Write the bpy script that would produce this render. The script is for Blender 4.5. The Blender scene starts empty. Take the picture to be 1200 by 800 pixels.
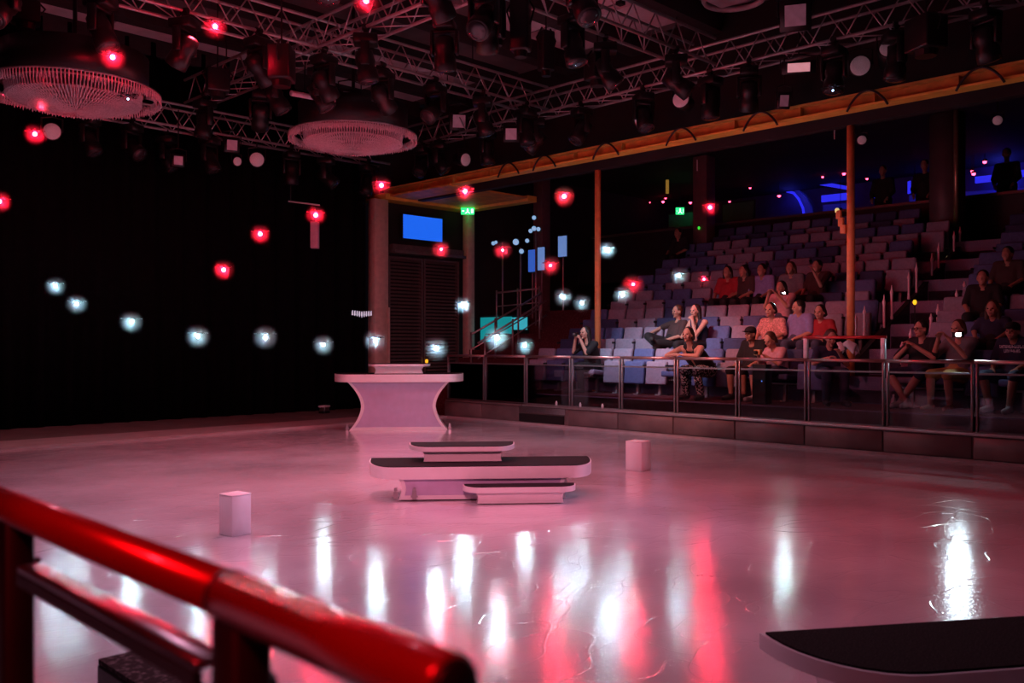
import bpy, math, random
from mathutils import Vector, Matrix
sc = bpy.context.scene
C = sc.collection
rnd = random.Random(7)
S2 = math.sqrt(2.0)
PI = math.pi

# ------------------------------------------------------------------ camera
# world: the ice is z = 0, +X runs across the rink to the seats, +Y along it to the
# black drape; the camera stands behind the near railing and looks along the diagonal
F = 1060.0; EYE = 1.5; HY = 404.0
cam_d = bpy.data.cameras.new('camera'); cam = bpy.data.objects.new('camera', cam_d); C.objects.link(cam)
cam_d.sensor_width = 36.0; cam_d.lens = 36.0 * F / 1200.0
cam_d.shift_y = (HY - 400.0) / 1200.0
cam_d.clip_start = 0.05; cam_d.clip_end = 200
cam.location = (0, 0, EYE)
cam.rotation_euler = (PI / 2, 0, -PI / 4)
cam_d.dof.use_dof = True; cam_d.dof.focus_distance = 13.5; cam_d.dof.aperture_fstop = 4.0
sc.camera = cam

# ------------------------------------------------------------------ world, view
w = bpy.data.worlds.new('world'); sc.world = w; w.use_nodes = True
wn = w.node_tree.nodes; wn['Background'].inputs[0].default_value = (0.006, 0.004, 0.007, 1)
wn['Background'].inputs[1].default_value = 0.25
sc.view_settings.view_transform = 'Standard'; sc.view_settings.look = 'None'
sc.view_settings.exposure = 0.0; sc.view_settings.gamma = 1.0
sc.view_settings.use_curve_mapping = False
try:
    sc.cycles.use_denoising = True
    sc.cycles.sample_clamp_indirect = 4.0
    sc.cycles.max_bounces = 6
    sc.cycles.transparent_max_bounces = 16
    sc.cycles.caustics_reflective = False; sc.cycles.caustics_refractive = False
except Exception:
    pass
# theatre haze that fills the hall
HAZE = 0.0
if HAZE > 0:
    vs = w.node_tree.nodes.new('ShaderNodeVolumeScatter')
    vs.inputs['Density'].default_value = HAZE
    vs.inputs['Anisotropy'].default_value = 0.72
    w.node_tree.links.new(vs.outputs[0], wn['World Output'].inputs['Volume'])

def spot(x, y, z, tx, ty, tz, energy, col, deg, blend=1.0, size=0.12):
    l = bpy.data.lights.new('stage_spot', 'SPOT'); o = bpy.data.objects.new('stage_spot', l); C.objects.link(o)
    l.energy = energy; l.color = col; l.spot_size = math.radians(deg); l.spot_blend = blend; l.shadow_soft_size = size
    o.location = (x, y, z)
    o.rotation_euler = (Vector((tx, ty, tz)) - Vector((x, y, z))).to_track_quat('-Z', 'Y').to_euler()
    return o
PINK = (1.0, 0.20, 0.30); ROSE = (1.0, 0.34, 0.45); RED = (1.0, 0.05, 0.09); LILAC = (0.62, 0.50, 1.0); WARM = (1.0, 0.26, 0.20)
K = 0.58
# washes that hang in the lighting grid over the ice
for (x, y, tx, ty, e, c, d) in [
        (2.6, 4.4, 2.8, 4.0, 560, (1.0, 0.46, 0.70), 95), (2.6, 9.0, 2.8, 8.4, 900, (1.0, 0.42, 0.62), 100),
        (6.4, 4.4, 6.0, 4.4, 460, PINK, 85), (6.4, 9.4, 6.2, 9.2, 1250, (1.0, 0.27, 0.38), 90),
        (8.2, 3.2, 7.6, 3.0, 420, RED, 90), (9.6, 10.8, 9.4, 10.6, 520, ROSE, 85),
        (5.6, 11.6, 5.4, 10.8, 620, RED, 85), (5.4, 6.6, 5.4, 6.8, 520, RED, 70), (6.0, 13.6, 5.4, 15.4, 200, ROSE, 90), (9.0, 6.0, 8.0, 5.6, 260, RED, 70)]:
    spot(x, y, 5.75, tx, ty, 0, e * K, c, d)
# cool side light from the right-hand grid
spot(12.6, 1.5, 5.6, 3.6, 6.4, 0, 2300 * K, (0.70, 0.58, 1.0), 36)
# front light from the grid on the first rows
spot(7.0, 8.6, 5.6, 13.3, 8.6, 1.4, 2700 * K, WARM, 33)
spot(6.4, 5.0, 5.6, 14.4, 6.0, 1.7, 800 * K, (1.0, 0.22, 0.28), 30)
# unseen red lamp added over the near seats to redden the near railing
spot(-1.3, 0.2, 3.6, 0.4, 0.75, 1.25, 260, (1.0, 0.015, 0.03), 27, 0.6, 0.10)
# unseen front light added near the camera to brighten the tables
spot(0.2, 0.6, 3.9, 8.2, 9.8, 0.3, 2900 * K, (1.0, 0.25, 0.36), 38)
# lilac wash from the grid on the seat rows
spot(9.0, 10.2, 5.8, 13.9, 10.2, 1.15, 2900 * K, (0.66, 0.78, 1.0), 33)

# ------------------------------------------------------------------ pixels to places
def ray(px): return (px - 600.0) / F
def P_F(px, py, f):
    l = ray(px) * f
    return Vector(((f + l) / S2, (f - l) / S2, EYE - (py - HY) / F * f))
def P_X(px, py, X): return P_F(px, py, X * S2 / (1 + ray(px)))
def P_Y(px, py, Y): return P_F(px, py, Y * S2 / (1 - ray(px)))
def P_Z(px, py, z): return P_F(px, py, F * (EYE - z) / (py - HY))
def Y_at(px, X): r = ray(px); return X * (1 - r) / (1 + r)
def X_at(px, Y): r = ray(px); return Y * (1 + r) / (1 - r)

# ------------------------------------------------------------------ materials
MATS = {}
def mat(name, col, rough=0.5, metal=0.0, em=None, es=0.0, var=0.12, scale=9.0, bump=0.0, coat=0.0, spec=0.5):
    if name in MATS: return MATS[name]
    m = bpy.data.materials.new(name); m.use_nodes = True; MATS[name] = m
    nt = m.node_tree; b = nt.nodes['Principled BSDF']
    b.inputs['Roughness'].default_value = rough; b.inputs['Metallic'].default_value = metal
    b.inputs['Specular IOR Level'].default_value = spec
    b.inputs['Coat Weight'].default_value = coat; b.inputs['Coat Roughness'].default_value = 0.08
    tc = nt.nodes.new('ShaderNodeTexCoord'); no = nt.nodes.new('ShaderNodeTexNoise')
    no.inputs['Scale'].default_value = scale; no.inputs['Detail'].default_value = 4
    nt.links.new(tc.outputs['Object'], no.inputs['Vector'])
    rp = nt.nodes.new('ShaderNodeValToRGB'); nt.links.new(no.outputs['Fac'], rp.inputs['Fac'])
    rp.color_ramp.elements[0].position = 0.3; rp.color_ramp.elements[1].position = 0.7
    rp.color_ramp.elements[0].color = tuple(c * (1 - var) for c in col) + (1,)
    rp.color_ramp.elements[1].color = tuple(min(1, c * (1 + var)) for c in col) + (1,)
    nt.links.new(rp.outputs[0], b.inputs['Base Color'])
    if bump:
        bp = nt.nodes.new('ShaderNodeBump'); bp.inputs['Strength'].default_value = bump; bp.inputs['Distance'].default_value = 0.01
        nt.links.new(no.outputs['Fac'], bp.inputs['Height']); nt.links.new(bp.outputs[0], b.inputs['Normal'])
    if em:
        b.inputs['Emission Color'].default_value = tuple(em) + (1,); b.inputs['Emission Strength'].default_value = es
    return m

def glass_mat(name, tint, fac=1.0):
    m = bpy.data.materials.new(name); m.use_nodes = True; MATS[name] = m
    nt = m.node_tree; nt.nodes.clear()
    out = nt.nodes.new('ShaderNodeOutputMaterial'); mx = nt.nodes.new('ShaderNodeMixShader')
    tr = nt.nodes.new('ShaderNodeBsdfTransparent'); gl = nt.nodes.new('ShaderNodeBsdfGlossy'); fr = nt.nodes.new('ShaderNodeFresnel')
    tr.inputs[0].default_value = tint + (1,); gl.inputs['Roughness'].default_value = 0.03; fr.inputs[0].default_value = 1.45
    nt.links.new(fr.outputs[0], mx.inputs[0]); nt.links.new(tr.outputs[0], mx.inputs[1]); nt.links.new(gl.outputs[0], mx.inputs[2])
    nt.links.new(mx.outputs[0], out.inputs[0])
    return m

def ice_mat():
    m = bpy.data.materials.new('ice'); m.use_nodes = True; MATS['ice'] = m
    nt = m.node_tree; N = nt.nodes; L = nt.links; b = N['Principled BSDF']
    tc = N.new('ShaderNodeTexCoord')
    def noise(s, d=3, sx=1, sy=1, rot=0):
        mp = N.new('ShaderNodeMapping'); mp.inputs['Scale'].default_value = (sx, sy, 1); mp.inputs['Rotation'].default_value = (0, 0, rot)
        L.new(tc.outputs['Object'], mp.inputs[0]); n = N.new('ShaderNodeTexNoise')
        n.inputs['Scale'].default_value = s; n.inputs['Detail'].default_value = d; L.new(mp.outputs[0], n.inputs['Vector'])
        return n.outputs['Fac']
    rp = N.new('ShaderNodeValToRGB'); L.new(noise(0.55, 5), rp.inputs[0])
    rp.color_ramp.elements[0].position = 0.32; rp.color_ramp.elements[1].position = 0.7
    rp.color_ramp.elements[0].color = (0.44, 0.42, 0.45, 1); rp.color_ramp.elements[1].color = (0.74, 0.73, 0.77, 1)
    L.new(rp.outputs[0], b.inputs['Base Color'])
    rr = N.new('ShaderNodeMapRange'); rr.inputs[3].default_value = 0.12; rr.inputs[4].default_value = 0.19
    L.new(noise(1.3, 4), rr.inputs[0]); L.new(rr.outputs[0], b.inputs['Roughness'])
    b.inputs['Specular IOR Level'].default_value = 0.5; b.inputs['IOR'].default_value = 1.36
    b.inputs['Coat Weight'].default_value = 0.65; b.inputs['Coat Roughness'].default_value = 0.075; b.inputs['Coat IOR'].default_value = 1.33
    # skate cuts: thin meandering lines, plus fine roughness
    def cuts(scale, rot, wd):
        n = noise(scale, 0.6, 1, 1.5, rot)
        a = N.new('ShaderNodeMath'); a.operation = 'SUBTRACT'; L.new(n, a.inputs[0]); a.inputs[1].default_value = 0.5
        c = N.new('ShaderNodeMath'); c.operation = 'ABSOLUTE'; L.new(a.outputs[0], c.inputs[0])
        g = N.new('ShaderNodeMapRange'); g.inputs[1].default_value = wd; g.inputs[2].default_value = 0.0
        L.new(c.outputs[0], g.inputs[0]); return g.outputs[0]
    def add(a, bb, k):
        mm = N.new('ShaderNodeMath'); mm.operation = 'MULTIPLY_ADD'; L.new(bb, mm.inputs[0]); mm.inputs[1].default_value = k; L.new(a, mm.inputs[2]); return mm.outputs[0]
    h = noise(34, 3, 1, 1)
    h = add(h, noise(9, 3, 0.5, 1.6, 0.8), 0.9)
    h = add(h, noise(95, 2), 0.55)
    h = add(h, cuts(1.1, 0.3, 0.006), 0.9)
    h = add(h, cuts(1.7, 1.7, 0.008), 0.9)
    h = add(h, cuts(0.8, 2.6, 0.004), 0.9)
    bp = N.new('ShaderNodeBump'); bp.inputs['Strength'].default_value = 0.20; bp.inputs['Distance'].default_value = 0.004
    L.new(h, bp.inputs['Height']); L.new(bp.outputs[0], b.inputs['Normal']); L.new(bp.outputs[0], b.inputs['Coat Normal'])
    return m

def carpet_mat(name, c1, c2, scale):
    m = mat(name, c1, 0.95, var=0.0, spec=0.08); nt = m.node_tree
    for n in nt.nodes:
        if n.type == 'TEX_NOISE': n.inputs['Scale'].default_value = scale
        if n.type == 'VALTORGB':
            n.color_ramp.elements[0].color = c1 + (1,); n.color_ramp.elements[1].color = c2 + (1,)
            n.color_ramp.elements[0].position = 0.5; n.color_ramp.elements[1].position = 0.72
    return m

ice_mat()
glass_mat('glass', (0.80, 0.78, 0.82))
M_white = mat('white_laminate', (0.78, 0.77, 0.79), 0.32, var=0.03)
M_lav = mat('lavender_panel', (0.50, 0.44, 0.62), 0.5, var=0.05)
M_tread = carpet_mat('black_tread', (0.012, 0.011, 0.012), (0.05, 0.045, 0.05), 160)
M_steel = mat('brushed_steel', (0.55, 0.53, 0.54), 0.28, 1.0, var=0.1, scale=30)
M_alu = mat('truss_aluminium', (0.50, 0.48, 0.50), 0.42, 0.6, var=0.12, scale=14)
M_black = mat('black_metal', (0.012, 0.011, 0.012), 0.45, var=0.2)
M_body = mat('fixture_black', (0.008, 0.008, 0.009), 0.38, var=0.25)
M_drape = mat('black_drape', (0.004, 0.004, 0.005), 0.95, var=0.3, spec=0.05)
M_dark = mat('dark_wall', (0.018, 0.014, 0.016), 0.8, var=0.3, scale=2)
M_ochre = mat('ochre_paint', (0.98, 0.60, 0.10), 0.5, var=0.15, scale=5)
M_ochre_web = mat('ochre_web', (0.58, 0.34, 0.07), 0.6, var=0.2, scale=5)
M_post = mat('orange_post', (0.85, 0.38, 0.14), 0.45, var=0.1)
M_tan = mat('tan_column', (0.66, 0.52, 0.42), 0.55, var=0.1)
M_lens = mat('frosted_lens', (0.72, 0.68, 0.72), 0.5, var=0.1, scale=60, em=(0.8, 0.45, 0.55), es=0.05)
M_led_red = mat('red_led', (1, 0.1, 0.1), 0.4, em=(1.0, 0.008, 0.03), es=1200.0, var=0)
M_led_white = mat('white_led', (1, 1, 1), 0.4, em=(0.42, 0.80, 1.0), es=520.0, var=0)

# ------------------------------------------------------------------ mesh building
class MB:
    def __init__(s): s.v = []; s.f = []
    def add(s, vs, fs):
        n = len(s.v); s.v += [tuple(p) for p in vs]; s.f += [tuple(i + n for i in f) for f in fs]; return s
    def box(s, x0, x1, y0, y1, z0, z1):
        return s.add([(x0, y0, z0), (x1, y0, z0), (x1, y1, z0), (x0, y1, z0), (x0, y0, z1), (x1, y0, z1), (x1, y1, z1), (x0, y1, z1)],
                     [(0, 3, 2, 1), (4, 5, 6, 7), (0, 1, 5, 4), (1, 2, 6, 5), (2, 3, 7, 6), (3, 0, 4, 7)])
    def cyl(s, p0, p1, r0, r1=None, n=10, caps=True):
        p0 = Vector(p0); p1 = Vector(p1); r1 = r0 if r1 is None else r1
        d = (p1 - p0).normalized(); a = d.orthogonal().normalized(); b = d.cross(a)
        vs = []
        for p, r in ((p0, r0), (p1, r1)):
            for i in range(n):
                t = 2 * PI * i / n; vs.append(p + (a * math.cos(t) + b * math.sin(t)) * r)
        fs = [(i, (i + 1) % n, n + (i + 1) % n, n + i) for i in range(n)]
        if caps: fs += [tuple(range(n - 1, -1, -1)), tuple(range(n, 2 * n))]
        return s.add(vs, fs)
    def tube(s, pts, r, n=8):
        pts = [Vector(p) for p in pts]; vs = []; ref = None
        for k, p in enumerate(pts):
            d = (pts[min(k + 1, len(pts) - 1)] - pts[max(k - 1, 0)]).normalized()
            if ref is None: ref = d.orthogonal().normalized()
            a = (ref - d * ref.dot(d)).normalized(); ref = a; b = d.cross(a)
            for i in range(n):
                t = 2 * PI * i / n; vs.append(p + (a * math.cos(t) + b * math.sin(t)) * (r[k] if isinstance(r, (list, tuple)) else r))
        m = len(pts)
        fs = [(k * n + i, k * n + (i + 1) % n, (k + 1) * n + (i + 1) % n, (k + 1) * n + i) for k in range(m - 1) for i in range(n)]
        fs += [tuple(range(n - 1, -1, -1)), tuple(range((m - 1) * n, m * n))]
        return s.add(vs, fs)
    def prism(s, poly, z0, z1):
        n = len(poly)
        return s.add([(x, y, z0) for x, y in poly] + [(x, y, z1) for x, y in poly],
                     [tuple(range(n - 1, -1, -1)), tuple(range(n, 2 * n))] + [(i, (i + 1) % n, n + (i + 1) % n, n + i) for i in range(n)])
    def prism_y(s, poly, y0, y1):           # polygon in x,z pushed along y
        n = len(poly)
        return s.add([(x, y0, z) for x, z in poly] + [(x, y1, z) for x, z in poly],
                     [tuple(range(n)), tuple(range(2 * n - 1, n - 1, -1))] + [((i + 1) % n, i, n + i, n + (i + 1) % n) for i in range(n)])
    def lathe(s, prof, n=20, c=(0, 0, 0)):
        vs = []
        for r, z in prof:
            for i in range(n):
                t = 2 * PI * i / n; vs.append((c[0] + r * math.cos(t), c[1] + r * math.sin(t), c[2] + z))
        m = len(prof)
        fs = [(k * n + i, k * n + (i + 1) % n, (k + 1) * n + (i + 1) % n, (k + 1) * n + i) for k in range(m - 1) for i in range(n)]
        fs += [tuple(range(n - 1, -1, -1)), tuple(range((m - 1) * n, m * n))]
        return s.add(vs, fs)
    def ball(s, c, rx, ry=None, rz=None, n=10, m=7):
        ry = ry or rx; rz = rz or rx; vs = [(c[0], c[1], c[2] - rz)]; fs = []
        for k in range(1, m):
            a = -PI / 2 + PI * k / m
            for i in range(n):
                t = 2 * PI * i / n; vs.append((c[0] + rx * math.cos(a) * math.cos(t), c[1] + ry * math.cos(a) * math.sin(t), c[2] + rz * math.sin(a)))
        vs.append((c[0], c[1], c[2] + rz)); top = len(vs) - 1
        for i in range(n): fs.append((0, 1 + (i + 1) % n, 1 + i))
        for k in range(m - 2):
            for i in range(n): fs.append((1 + k * n + i, 1 + k * n + (i + 1) % n, 1 + (k + 1) * n + (i + 1) % n, 1 + (k + 1) * n + i))
        o = 1 + (m - 2) * n
        for i in range(n): fs.append((o + i, o + (i + 1) % n, top))
        return s.add(vs, fs)
    def xform(s, M):
        s.v = [tuple(M @ Vector(p)) for p in s.v]; return s
    def mesh(s, name, m, smooth=False):
        me = bpy.data.meshes.new(name); me.from_pydata(s.v, [], s.f); me.update()
        if m: me.materials.append(m)
        if smooth:
            me.polygons.foreach_set('use_smooth', [True] * len(me.polygons))
        return me
    def build(s, name, m, parent=None, smooth=False, bevel=0.0, seg=2):
        me = s.mesh(name, m, smooth)
        if bevel: me = baked(me, bevel, seg)
        return link(name, me, parent)

def link(name, me, parent=None, loc=None, rot=None):
    o = bpy.data.objects.new(name, me); C.objects.link(o)
    if parent: o.parent = parent
    if loc is not None: o.location = loc
    if rot is not None: o.rotation_euler = rot
    return o
def baked(me, bevel, seg):
    import bmesh
    bm = bmesh.new(); bm.from_mesh(me)
    ed = [e for e in bm.edges if len(e.link_faces) == 2 and e.calc_face_angle(0) > 0.6]
    bmesh.ops.bevel(bm, geom=ed, offset=bevel, segments=seg, profile=0.6, affect='EDGES', clamp_overlap=True)
    bm.to_mesh(me); bm.free()
    me.polygons.foreach_set('use_smooth', [True] * len(me.polygons))
    return me
def auto_smooth(me, ang=0.6):
    try: me.set_sharp_from_angle(angle=ang)
    except Exception: pass
    return me
def thing(name, label, cat, loc=(0, 0, 0), rz=0.0, group=None, rot=None):
    o = bpy.data.objects.new(name, None); C.objects.link(o); o.empty_display_size = 0.1
    o.location = loc; o.rotation_euler = rot if rot else (0, 0, rz)
    o['label'] = label; o['category'] = cat
    if group: o['group'] = group
    return o
def tag(o, label, cat, group=None):
    o['label'] = label; o['category'] = cat
    if group: o['group'] = group
    return o
def struct(o, label=None):
    o['kind'] = 'structure'
    if label: o['label'] = label
    return o
def box(x0, x1, y0, y1, z0, z1): return MB().box(x0, x1, y0, y1, z0, z1)
ORD = ['first', 'second', 'third', 'fourth', 'fifth', 'sixth', 'seventh', 'eighth', 'ninth', 'tenth', 'eleventh', 'twelfth', 'thirteenth', 'fourteenth', 'fifteenth', 'sixteenth']
# ------------------------------------------------------------------ the setting
XB = 12.3          # ice side of the far barrier
YE = 14.2          # end of the ice
YW = 17.5          # black drape
SX0, RUN, FL0, RISE = 13.6, 0.85, 0.58, 0.425     # seat rows
def row_x(n): return SX0 + RUN * (n - 1)
def row_z(n): return FL0 + RISE * (n - 1)

struct(MB().box(-12, XB, -14, YE, -0.2, 0).build('floor', MATS['ice']), 'glossy scratched ice sheet lit pink and red')
M_stage = mat('stage_floor', (0.16, 0.13, 0.12), 0.6, var=0.2, scale=3)
M_kerb = mat('pale_kerb', (0.42, 0.37, 0.36), 0.5, var=0.12, scale=4)
struct(box(-12, 12.45, YE + 1.05, 20, -0.2, 0.02).build('floor', M_stage), 'dim brown walkway in front of the black drape')
struct(box(-12, XB, YE, YE + 1.05, -0.2, 0.035).build('trim_1', M_kerb), 'pale kerb strip along the far end of the ice')
# drape: one pleated black cloth
mb = MB(); pts = []
n = 260
for i in range(n + 1):
    x = -12 + (12.62 + 12) * i / n
    pts.append((x, YW + 0.07 * math.sin(i * 1.15) + 0.03 * math.sin(i * 2.3 + 1)))
vs = [(x, y, 0.02) for x, y in pts] + [(x, y, 7.4) for x, y in pts]
mb.add(vs, [(i, i + 1, n + 2 + i, n + 1 + i) for i in range(n)])
o = mb.build('wall_left', M_drape, smooth=True); struct(o, 'tall pleated black drape closing the far end of the rink')
md = o.modifiers.new('thickness', 'SOLIDIFY'); md.thickness = 0.02

# ceiling: dark deck with cross beams and pale panels between them
M_ceil = mat('ceiling_deck', (0.15, 0.13, 0.135), 0.8, var=0.25, scale=1.5)
M_cpanel = mat('ceiling_panel', (0.62, 0.58, 0.62), 0.7, var=0.15, scale=3)
M_cbeam = mat('ceiling_beam', (0.03, 0.026, 0.028), 0.7, var=0.2)
ceil = struct(box(-12, 14.4, -14, 20, 7.5, 7.7).build('ceiling', M_ceil), 'dark ceiling deck high above the ice')
me = box(-12, 14.2, -0.16, 0.16, -0.36, 0).mesh('ceiling_beam', M_cbeam)
for k in range(11): link('ceiling_beam', me, ceil, (0, 0.4 + 1.72 * k, 7.5))
me = box(-0.62, 0.62, -0.48, 0.48, -0.10, 0).mesh('ceiling_panel', M_cpanel)
for i in range(9):
    for j in range(10):
        if rnd.random() < 0.62: link('ceiling_panel', me, ceil, (1.2 + 1.5 * i, 1.26 + 1.72 * j, 7.5))
# round rosettes on the ceiling
for (px, py, r) in ((860, 0, 0.5), (503, 76, 0.42)):
    p = P_F(px, py, F * (7.4 - EYE) / (HY - py))
    prof = []
    for k in range(9):
        t = 2 * PI * k / 8; prof.append((r + 0.05 * math.cos(t), 0.05 * math.sin(t)))
    m_ = MB()
    nn = 28
    vs = [((r + 0.05 * math.cos(2 * PI * k / 6)) * math.cos(2 * PI * i / nn), (r + 0.05 * math.cos(2 * PI * k / 6)) * math.sin(2 * PI * i / nn), 0.05 * math.sin(2 * PI * k / 6)) for i in range(nn) for k in range(6)]
    fs = [(i * 6 + k, i * 6 + (k + 1) % 6, ((i + 1) % nn) * 6 + (k + 1) % 6, ((i + 1) % nn) * 6 + k) for i in range(nn) for k in range(6)]
    m_.add(vs, fs); m_.lathe([(r * 0.7, 0.02), (r * 0.75, 0.06)], 28)
    o = m_.build('ceiling_rosette', M_cpanel, ceil, smooth=True); o.location = (p.x, p.y, 7.42)

# tiers of the seating
M_riser = carpet_mat('lavender_riser', (0.24, 0.20, 0.31), (0.42, 0.35, 0.52), 60)
M_carpet = carpet_mat('red_carpet', (0.10, 0.025, 0.03), (0.17, 0.06, 0.07), 26)
tiers = struct(box(12.5, 26, -6, 17.3, -0.2, FL0 - 0.02).build('floor', M_carpet), 'stepped carpeted tiers that carry the seats')
for k in range(1, 9):
    x0 = 12.5 if k == 1 else row_x(k) - 0.5
    x1 = row_x(k + 1) - 0.5 if k < 8 else 20.6
    zt = row_z(k); zb = FL0 - 0.02 if k == 1 else row_z(k - 1) - 0.02
    t = box(x0 + 0.012, x1 + 0.02, -6, 13.35, zb, zt).build('tier', M_carpet, tiers)
    box(x0, x0 + 0.012, -6, 13.35, (0.38 if k == 1 else row_z(k - 1)), zt).build('riser', M_riser, t)
box(12.48, 20.6, 13.36, 17.3, 0.2, FL0).build('side_landing', M_carpet, tiers)
# upper promenade behind the last row
M_up = mat('promenade_dark', (0.02, 0.015, 0.02), 0.6, var=0.3, scale=3)
struct(box(20.62, 28, -8, 19.6, 3.3, 3.98).build('floor', M_up), 'dark raised promenade behind the last seat row')
pw = struct(box(20.55, 20.75, -8, 17.2, 3.3, 4.62).build('wall_parapet', M_up), 'low dark parapet wall above the last seat row')
M_prail = mat('parapet_rail', (0.14, 0.09, 0.08), 0.4, 0.4)
box(20.48, 20.82, -8, 17.2, 4.62, 4.68).build('handrail', M_prail, pw)
M_navy = mat('navy_wall', (0.05, 0.05, 0.14), 0.6, var=0.3, scale=2)
struct(box(26.0, 26.2, -8, 20, 3.9, 7.5).build('wall_back', M_navy), 'dark blue wall at the back of the promenade')
struct(box(14.45, 28, -8, 20, 6.25, 6.5).build('ceiling', M_dark), 'low dark ceiling over the seats')
struct(box(14.3, 14.5, -8, 17.3, 5.25, 7.7).build('wall_fascia', M_dark), 'dark fascia wall above the orange posts')
struct(box(13.25, 28, 17.8, 18.0, 0, 7.5).build('wall_end', M_dark), 'dark end wall behind the screen and the side stair')

# blue cove lamps that light the back wall of the promenade
for (px, py, e) in ((952, 212, 9), (978, 234, 12), (1026, 226, 5), (1080, 218, 9), (1172, 207, 12), (925, 232, 4)):
    p = P_X(px, py, 25.6); l = bpy.data.lights.new('cove_lamp', 'POINT'); o = bpy.data.objects.new('cove_lamp', l); C.objects.link(o)
    l.energy = e; l.color = (0.05, 0.06, 1.0); l.shadow_soft_size = 0.04; o.location = p
# low barrier wall below the glass
M_kick = mat('kick_wall', (0.15, 0.115, 0.11), 0.42, var=0.25, scale=3)
kw = struct(box(XB + 0.03, XB + 0.2, -6, 14.25, 0, 0.34).build('wall_right', M_kick), 'low dark panelled wall under the glass barrier')
M_sill = mat('sill_metal', (0.52, 0.48, 0.48), 0.35, 0.85, var=0.1)
box(XB - 0.02, XB + 0.22, -6, 12.0, 0.34, 0.385).build('sill', M_sill, kw, bevel=0.008)
box(XB - 0.01, XB + 0.22, 12.0, 14.25, 0.34, 0.37).build('sill', M_kick, kw)
box(XB - 0.012, XB + 0.03, -6, 14.25, 0.0, 0.035).build('reflection_strip', mat('reflection_strip', (0.4, 0.36, 0.36), 0.4), kw)  # pale strip stands in for a whitish reflection along the wall base
yv0, yv1 = Y_at(660, XB), Y_at(608, XB)
box(XB + 0.005, XB + 0.04, yv0, yv1, 0.05, 0.20).build('vent_opening', mat('vent_black', (0.003, 0.003, 0.003), 0.9), kw)
me = box(XB + 0.008, XB + 0.03, -0.56, 0.56, 0.045, 0.325).mesh('kick_panel', M_kick)
auto = baked(me, 0.006, 1)
POSTS = [12.02 - 1.145 * k for k in range(-2, 15)]
for a in POSTS[:-1]:
    ym = a - 0.5725
    if yv0 - 0.6 < ym < yv1 + 0.6 : continue
    link('kick_panel', me, kw, (0, ym, 0))
box(XB + 0.02, XB + 0.05, yv0 - 0.02, yv1 + 0.02, 0.22, 0.325).build('kick_panel', M_steel, kw)
# ------------------------------------------------------------------ glass barrier at the seats
M_rail = mat('copper_rail', (0.52, 0.34, 0.32), 0.3, 0.8, var=0.08)
M_frame = mat('barrier_frame', (0.24, 0.225, 0.235), 0.35, 0.7, var=0.1)
M_cyan = mat('pale_post', (0.75, 0.80, 0.82), 0.35, 0.2)
RT = 1.28
names_b = ['glass barrier panel at the shadowed corner beside the white counter', 'glass barrier panel just right of the white counter, before the side stair',
    'glass barrier panel above the black vent opening', 'glass barrier panel in front of the person with a camera', 'glass barrier panel before the pale empty front seats',
    'glass barrier panel under the woman leaning on the rail', 'glass barrier panel right of the woman leaning on the rail', 'glass barrier panel below the man in the blue polo shirt',
    'glass barrier panel below the raised red rail', 'glass barrier panel before the seated man with crossed ankles', 'glass barrier panel before the navy lettered shirt at the frame edge',
    'glass barrier panel past the right frame edge, nearest', 'glass barrier panel past the right frame edge, next', 'glass barrier panel past the right frame edge, third', 'glass barrier panel past the right frame edge, fourth']
for i in range(len(POSTS) - 6):
    y1, y0 = POSTS[i], POSTS[i + 1]
    t = thing('glass_barrier_panel', names_b[i], 'barrier', (XB + 0.1, (y0 + y1) / 2, 0.385), 0, 'glass barrier panels along the ice')
    h = (y1 - y0) / 2
    for s in (-1, 1):
        box(-0.022, 0.022, s * (h - 0.03) - 0.014, s * (h - 0.03) + 0.014, 0, RT - 0.385 - 0.02).build('post', M_frame, t, bevel=0.004, seg=1)
    MB().tube([(0, -h, RT - 0.385), (0, h, RT - 0.385)], 0.026, 12).build('top_rail', M_rail, t, smooth=True)
    box(-0.014, 0.014, -h + 0.05, h - 0.05, RT - 0.385 - 0.165, RT - 0.385 - 0.14).build('mid_rail', M_frame, t)
    box(-0.006, 0.006, -h + 0.052, h - 0.052, 0.012, RT - 0.385 - 0.166).build('glass_pane', MATS['glass'], t)
    box(-0.015, 0.015, -h + 0.05, h - 0.05, 0, 0.012).build('base_channel', M_frame, t)
# raised frame over one panel
yA, yB = Y_at(943, XB + 0.1), Y_at(1037, XB + 0.1)
t = thing('raised_rail_frame', 'raised red rail on two pale posts standing on the glass barrier', 'railing', (XB + 0.1, yB, 1.306))
for y in (0.02, yA - yB - 0.02): box(-0.03, 0.03, y - 0.03, y + 0.03, 0, 0.29).build('post', M_cyan, t, bevel=0.006, seg=1)
MB().tube([(0, -0.02, 0.30), (0, yA - yB + 0.02, 0.30)], 0.024, 12).build('rail', mat('red_rail', (0.55, 0.06, 0.06), 0.3, 0.4), t, smooth=True)
# small clamps on the sill
for px, lab in ((652, 'small white clamp on the sill, leftmost by the vent'), (680, 'small white clamp on the sill, second from the vent'), (706, 'small white clamp on the sill, third from the vent')):
    y = Y_at(px, XB + 0.02)
    t = thing('sill_clamp', lab, 'clamp', (XB + 0.02, y, 0.385), 0, 'clamps on the barrier sill')
    MB().lathe([(0.022, 0), (0.022, 0.05), (0.014, 0.065), (0.014, 0.085)], 10).build('body', M_white, t, smooth=True)
    MB().cyl((-0.03, 0, 0.05), (0.03, 0, 0.05), 0.008, n=8).build('screw', M_steel, t)

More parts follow.
